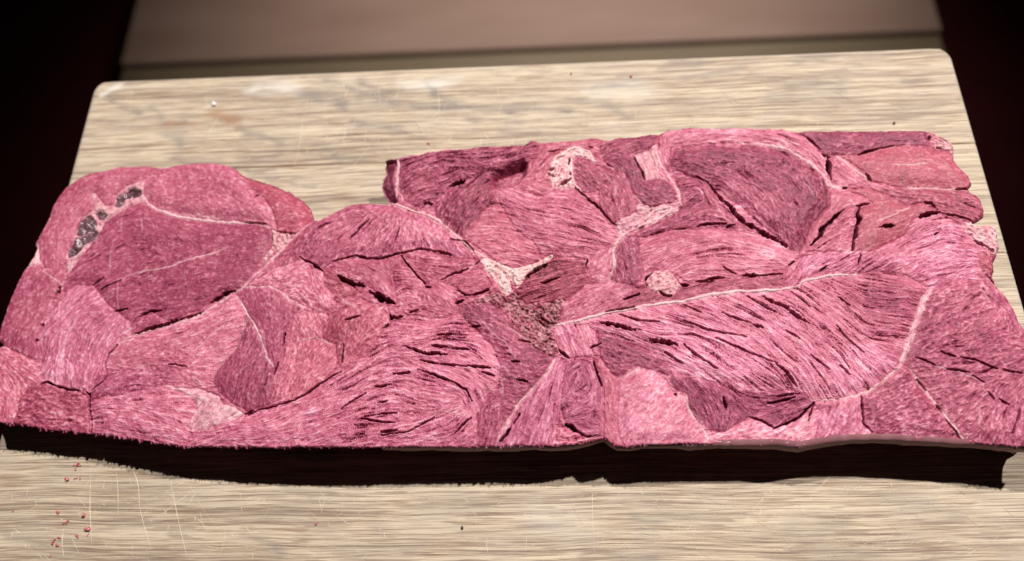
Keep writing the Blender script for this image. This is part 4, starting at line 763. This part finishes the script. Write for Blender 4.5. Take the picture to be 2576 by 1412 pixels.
for si in range(len(ys_j) - 1):
    ya, yb = ys_j[si], ys_j[si + 1]             # far, near
    nx = 380; ny = max(int((ya - yb) / .0009), 6)
    gap = .00008
    tY = np.linspace(0, 1, ny); Y = (yb + gap) + (ya - yb - 2 * gap) * tY
    if si == 0: Y[-1] = BYB
    tX = np.linspace(0, 1, nx); X, Yg = np.meshgrid(tX, Y)
    # rounded far corners: the ends draw in
    ins_ = np.zeros(ny)
    if si == 0:
        dy = np.clip(Y - (BYB - RC), 0, RC); ins_ = RC - np.sqrt(np.maximum(RC ** 2 - dy ** 2, 0))
    X = BX0 + ins_[:, None] + X * (BX1 - BX0 - 2 * ins_[:, None])
    Z = np.zeros_like(X)
    ed = np.minimum(X - BX0 - ins_[:, None], BX1 - ins_[:, None] - X)
    Z -= .0011 * (1 - np.clip(ed / .0016, 0, 1)) ** 2
    if si == 0: Z -= .0011 * (1 - np.clip((BYB - Yg) / .0016, 0, 1)) ** 2
    jd = np.minimum(Yg - Y[0], (Y[-1] - Yg) if si else 9)
    Z -= .00016 * (1 - np.clip(jd / .0005, 0, 1))
    att = np.zeros((ny, nx, 4))
    nn = small_noise(nx, ny, 5, 1.6, 200 + si); nb = small_noise(nx, ny, 16, 6, 300 + si)
    wx = X + (nb - .5) * .012; wy = Yg + (nn - .5) * .004 + (nb - .5) * .004
    for ch, LST in ((0, ST_D), (1, ST_L), (2, ST_B)):
        for (w, s, l) in LST:
            sg = w * .00021 * .62
            att[:, :, ch] = np.maximum(att[:, :, ch], s * np.exp(-(d2poly(wx, wy, l) / sg) ** 2) * (.5 + .9 * nn))
    att[:, :, 0] = np.clip(att[:, :, 0] + (small_noise(nx, ny, 22, 5, 400 + si) > .78) * .18 * nn, 0, 1)
    att[:, :, 1] = np.clip(att[:, :, 1] + .65 * (1 - np.clip(ed / .0013, 0, 1)) + (.5 * (1 - np.clip((BYB - Yg) / .0012, 0, 1)) if si == 0 else 0), 0, 1)
    jl = .6 * np.exp(-(jd / .0006) ** 2); 
    att[:, :, 2] = np.clip(att[:, :, 2] + jl * (0 if False else .5), 0, 1)
    V = np.stack([X - bx, Yg - by, Z + TH], -1).reshape(-1, 3); A = att.reshape(-1, 4)
    id_ = np.arange(nx * ny).reshape(ny, nx)
    Q = np.stack([id_[:-1, :-1], id_[:-1, 1:], id_[1:, 1:], id_[1:, :-1]], -1).reshape(-1, 4)
    ring = np.concatenate([id_[0, :], id_[1:, -1], id_[-1, -2::-1], id_[-2:0:-1, 0]])
    lo = V[ring].copy(); lo[:, 2] = 0.0; nb_ = len(V)
    V = np.concatenate([V, lo]); A = np.concatenate([A, A[ring] * .2])
    r2 = np.roll(ring, -1); c1 = nb_ + np.arange(len(ring)); c2_ = np.roll(c1, -1)
    Q = np.concatenate([Q, np.stack([ring, c1, c2_, r2], 1)])
    o = mesh_np('stave', V, Q, wood, board, True, attr=A, attr_name='wear')
    for p in []: pass
# knife scratches: shallow pale nicks raised fibres, all one part
pale = bpy.data.materials.new("fresh_cut_wood"); nt, bs = nodes(pale)
tc = N(nt, 'ShaderNodeTexCoord'); nz = noise(nt, tc.outputs['Object'], 400, 2, .5)
nt.links.new(ramp(nt, nz, [(.3, (.60, .53, .42)), (.7, (.74, .68, .57))]), bs.inputs['Base Color']); bs.inputs['Roughness'].default_value = .6
SV, SQ = [], []
def scratch(a, b, w):
    a = np.array(a); b = np.array(b); n = 8; d = b - a; L = np.hypot(*d)
    if L < 1e-5: return
    nrm = np.array([-d[1], d[0]]) / L; base = len(SV); bend = RNG.normal(0, .03) * L
    for i in range(n + 1):
        t = i / n; c = a + d * t + nrm * bend * math.sin(math.pi * t); ww = w * (.25 + .75 * math.sin(math.pi * min(max(t, .04), .96)) ** .6) * (.7 + .6 * RNG.random())
        for s in (-1, 0, 1): SV.append((c[0] + nrm[0] * ww * s - bx, c[1] + nrm[1] * ww * s - by, TH + (.00012 if s == 0 else .00004)))
    for i in range(n):
        for j in (0, 1):
            q0 = base + i * 3 + j; SQ.append((q0, q0 + 3, q0 + 4, q0 + 1))
def sc_px(x0, y0, x1, y1, w=.00010): scratch(xy(x0, y0), xy(x1, y1), w)
for l in ((315, 1284, 505, 1186), (375, 1320, 515, 1215), (388, 1190, 440, 1187), (230, 1165, 231, 1370), (293, 1188, 297, 1300), (328, 1170, 350, 1265), (350, 1270, 380, 1380), (425, 1180, 470, 1400), (160, 1330, 161, 1400), (410, 1240, 520, 1200), (470, 1280, 500, 1230),
          (1250, 215, 1258, 250), (760, 300, 740, 420), (1330, 320, 1400, 350), (1205, 320, 1255, 375), (1260, 300, 1330, 300), (950, 210, 957, 260), (860, 205, 872, 250), (1100, 215, 1105, 300), (1500, 300, 1475, 330), (2240, 1190, 2245, 1240), (1490, 1210, 1495, 1400), (1935, 1240, 1890, 1290), (2100, 1185, 2030, 1260)):
    sc_px(*l, w=.00009)
for i in range(620):
    back = RNG.random() < .42
    if back: x0 = RNG.normal(1150, 420) if RNG.random() < .6 else RNG.uniform(260, 2350); y0 = RNG.uniform(205, 420)
    else: x0 = RNG.uniform(20, 2550); y0 = RNG.uniform(1215, 1412)
    a = RNG.choice([RNG.normal(1.45, .25), RNG.normal(.8, .3), RNG.normal(2.3, .3), RNG.uniform(0, 3.14)])
    L = RNG.exponential(22) + 8
    if y0 - abs(math.sin(a)) * L < 205 and back: continue
    if back and (min(x0, x0 + math.cos(a) * L) < 250 or max(x0, x0 + math.cos(a) * L) > 2350): continue
    sc_px(x0, y0, x0 + math.cos(a) * L, y0 - math.sin(a) * L * .8, w=RNG.uniform(.00004, .00009))
o = mesh_np('scratch', np.array(SV), np.array(SQ), pale, board, False); o['kind'] = 'stuff'

# ------------------------------------------------------------------ crumbs
crm = bpy.data.materials.new("meat_crumb"); nt, bs = nodes(crm)
tc = N(nt, 'ShaderNodeTexCoord'); nz = noise(nt, tc.outputs['Object'], 900, 2, .6)
nt.links.new(ramp(nt, nz, [(.3, (.30, .05, .06)), (.7, (.62, .20, .22))]), bs.inputs['Base Color']); bs.inputs['Roughness'].default_value = .4
dk = bpy.data.materials.new("dark_crumb"); nt, bs = nodes(dk); bs.inputs['Base Color'].default_value = (.05, .04, .035, 1)
wt = bpy.data.materials.new("white_crumb"); nt, bs = nodes(wt); bs.inputs['Base Color'].default_value = (.85, .85, .85, 1); bs.inputs['Roughness'].default_value = .15
def crumb(px, py, size, seed, mat, name, label, cat, group, elong=1.0):
    r = np.random.default_rng(seed); bm = bmesh.new(); n = r.integers(2, 5)
    for i in range(n):
        c = Vector((r.normal(0, .45) * size, r.normal(0, .45) * size * elong, size * .4)); s = size * r.uniform(.35, .6)
        mt = bmesh.ops.create_icosphere(bm, subdivisions=2, radius=s, matrix=Matrix.Translation(c))
        for v in mt['verts']:
            v.co = c + (v.co - c) * (1 + r.normal(0, .16))
            v.co.z = max(v.co.z, .00002)
    me = bpy.data.meshes.new(name); bm.to_mesh(me); bm.free()
    o = link(name, me, None, mat); w = xy(px, py); o.location = (w[0], w[1], 0.00005)
    tag(o, label, cat, group)
CR = [(199, 1169, 1.1, "meat crumb nearest the shadow edge, front left of the board"), (191, 1179, .7, "small crumb touching the one nearest the shadow"),
 (169, 1202, 1.3, "largest crumb, left of a pair below the shadow"), (193, 1202, .7, "crumb just right of the largest one"), (202, 1205, .5, "tiny crumb right of the pair below the shadow"),
 (148, 1289, .8, "single crumb left of the vertical scratch at mid height"), (213, 1296, 1.1, "flat crumb beside the vertical scratch"), (164, 1318, .8, "lower of two touching crumbs near the left"), (172, 1311, .6, "upper of two touching crumbs near the left"),
 (221, 1332, 1.3, "round crumb just left of the vertical scratch, low down"), (222, 1346, .5, "tiny crumb under the round crumb"), (196, 1349, .7, "thin crumb left of the round crumb"), (138, 1362, 1.0, "left crumb in the lowest cluster"),
 (151, 1354, .6, "upper right crumb in the lowest cluster"), (146, 1373, .8, "bottom crumb in the lowest cluster"), (129, 1398, .5, "faint crumb at the very bottom left"), (32, 1287, .5, "lone crumb closest to the left edge"), (797, 1319, .8, "red crumb alone in the front middle of the board"),
 (1586, 194, 1.1, "pink crumb near the far edge of the board"), (1437, 186, .6, "faint crumb left of the far pink one"), (1077, 361, .9, "crumb behind the crumbly dark muscle"), (1021, 333, .5, "tiny crumb on the grey streaks of the board")]
for i, (x, y, s, lab) in enumerate(CR):
    crumb(x, y, s * .00105, 500 + i, crm, 'meat_crumb', lab, 'crumb', 'meat crumbs scattered on the board', 1.2)
crumb(2249, 313, .0010, 601, dk, 'dark_speck', "dark speck on the board behind the right end of the meat", 'speck', None)
crumb(1164, 1325, .0010, 602, dk, 'dark_speck', "dark speck on the board in front of the meat", 'speck', None)
crumb(541, 264, .0018, 603, wt, 'white_crumb', "shiny white crumb on the far left of the board", 'crumb', None)

# ------------------------------------------------------------------ surroundings below the board
def box(name, x0, x1, y0, y1, z0, z1, mat, parent=None):
    bm = bmesh.new(); bmesh.ops.create_cube(bm, size=1)
    for v in bm.verts: v.co = Vector(((v.co.x + .5) * (x1 - x0) + x0, (v.co.y + .5) * (y1 - y0) + y0, (v.co.z + .5) * (z1 - z0) + z0))
    bmesh.ops.bevel(bm, geom=bm.edges[:], offset=.002, segments=2, affect='EDGES')
    me = bpy.data.meshes.new(name); bm.to_mesh(me); bm.free()
    return link(name, me, parent, mat)
drk = bpy.data.materials.new("dark_floor"); nt, bs = nodes(drk)
tc = N(nt, 'ShaderNodeTexCoord'); nz = noise(nt, tc.outputs['Object'], 6, 3, .5)
nt.links.new(ramp(nt, nz, [(.3, (.060, .010, .012)), (.7, (.080, .014, .015))]), bs.inputs['Base Color']); bs.inputs['Roughness'].default_value = .9
bs.inputs['Specular IOR Level'].default_value = .05
brn = bpy.data.materials.new("brown_wood"); nt, bs = nodes(brn)
tc = N(nt, 'ShaderNodeTexCoord'); nz = noise(nt, mapping(nt, tc.outputs['Object'], (3, 14, 3)), 1, 3, .5)
nt.links.new(ramp(nt, nz, [(.3, (.22, .135, .10)), (.7, (.26, .17, .13))]), bs.inputs['Base Color']); bs.inputs['Roughness'].default_value = .7
olv = bpy.data.materials.new("olive_edge"); nt, bs = nodes(olv)
tc = N(nt, 'ShaderNodeTexCoord'); nz = noise(nt, mapping(nt, tc.outputs['Object'], (3, 14, 3)), 1, 3, .5)
nt.links.new(ramp(nt, nz, [(.3, (.125, .092, .050)), (.7, (.16, .118, .068))]), bs.inputs['Base Color']); bs.inputs['Roughness'].default_value = .7
fl = box('floor', -3, 3, -2, 4, -1.42, -1.40, drk); tag(fl, kind='structure')
ZS = -1.0
a1 = xy(296, 190, ZS); a2 = xy(2380, 110, ZS); ym = xy(1288, 122, ZS)[1]
bench = bpy.data.objects.new('bench', None); sc.collection.objects.link(bench)
bench.location = ((a1[0] + a2[0]) / 2, ym, ZS - .04)
tag(bench, "blurred brown wooden bench behind and below the cutting board", "bench")
def rel_box(name, x0, x1, y0, y1, z0, z1, mat):
    return box(name, x0 - bench.location.x, x1 - bench.location.x, y0 - bench.location.y, y1 - bench.location.y, z0 - bench.location.z, z1 - bench.location.z, mat, bench)
rel_box('bench_top', a1[0], a2[0], ym, ym + 1.4, ZS - .04, ZS, brn)
rel_box('front_rail', a1[0], a2[0], ym - .3, ym - .001, ZS - .05, ZS - .012, olv)
l = bpy.data.lights.new("bench_fill_light", 'SPOT'); o = bpy.data.objects.new("bench_fill_light", l); sc.collection.objects.link(o)  # added spot without a real source: brightens the bench and fades its sides
tg = Vector((float(bench.location.x) + .09, ym + .10, ZS)); o.location = tg + Vector((.15, .3, 1.35)); o.rotation_euler = (o.location - tg).to_track_quat('Z', 'Y').to_euler()
l.energy = 108; l.color = (1.0, .92, .86); l.shadow_soft_size = .12; l.spot_size = math.radians(84); l.spot_blend = 1.0
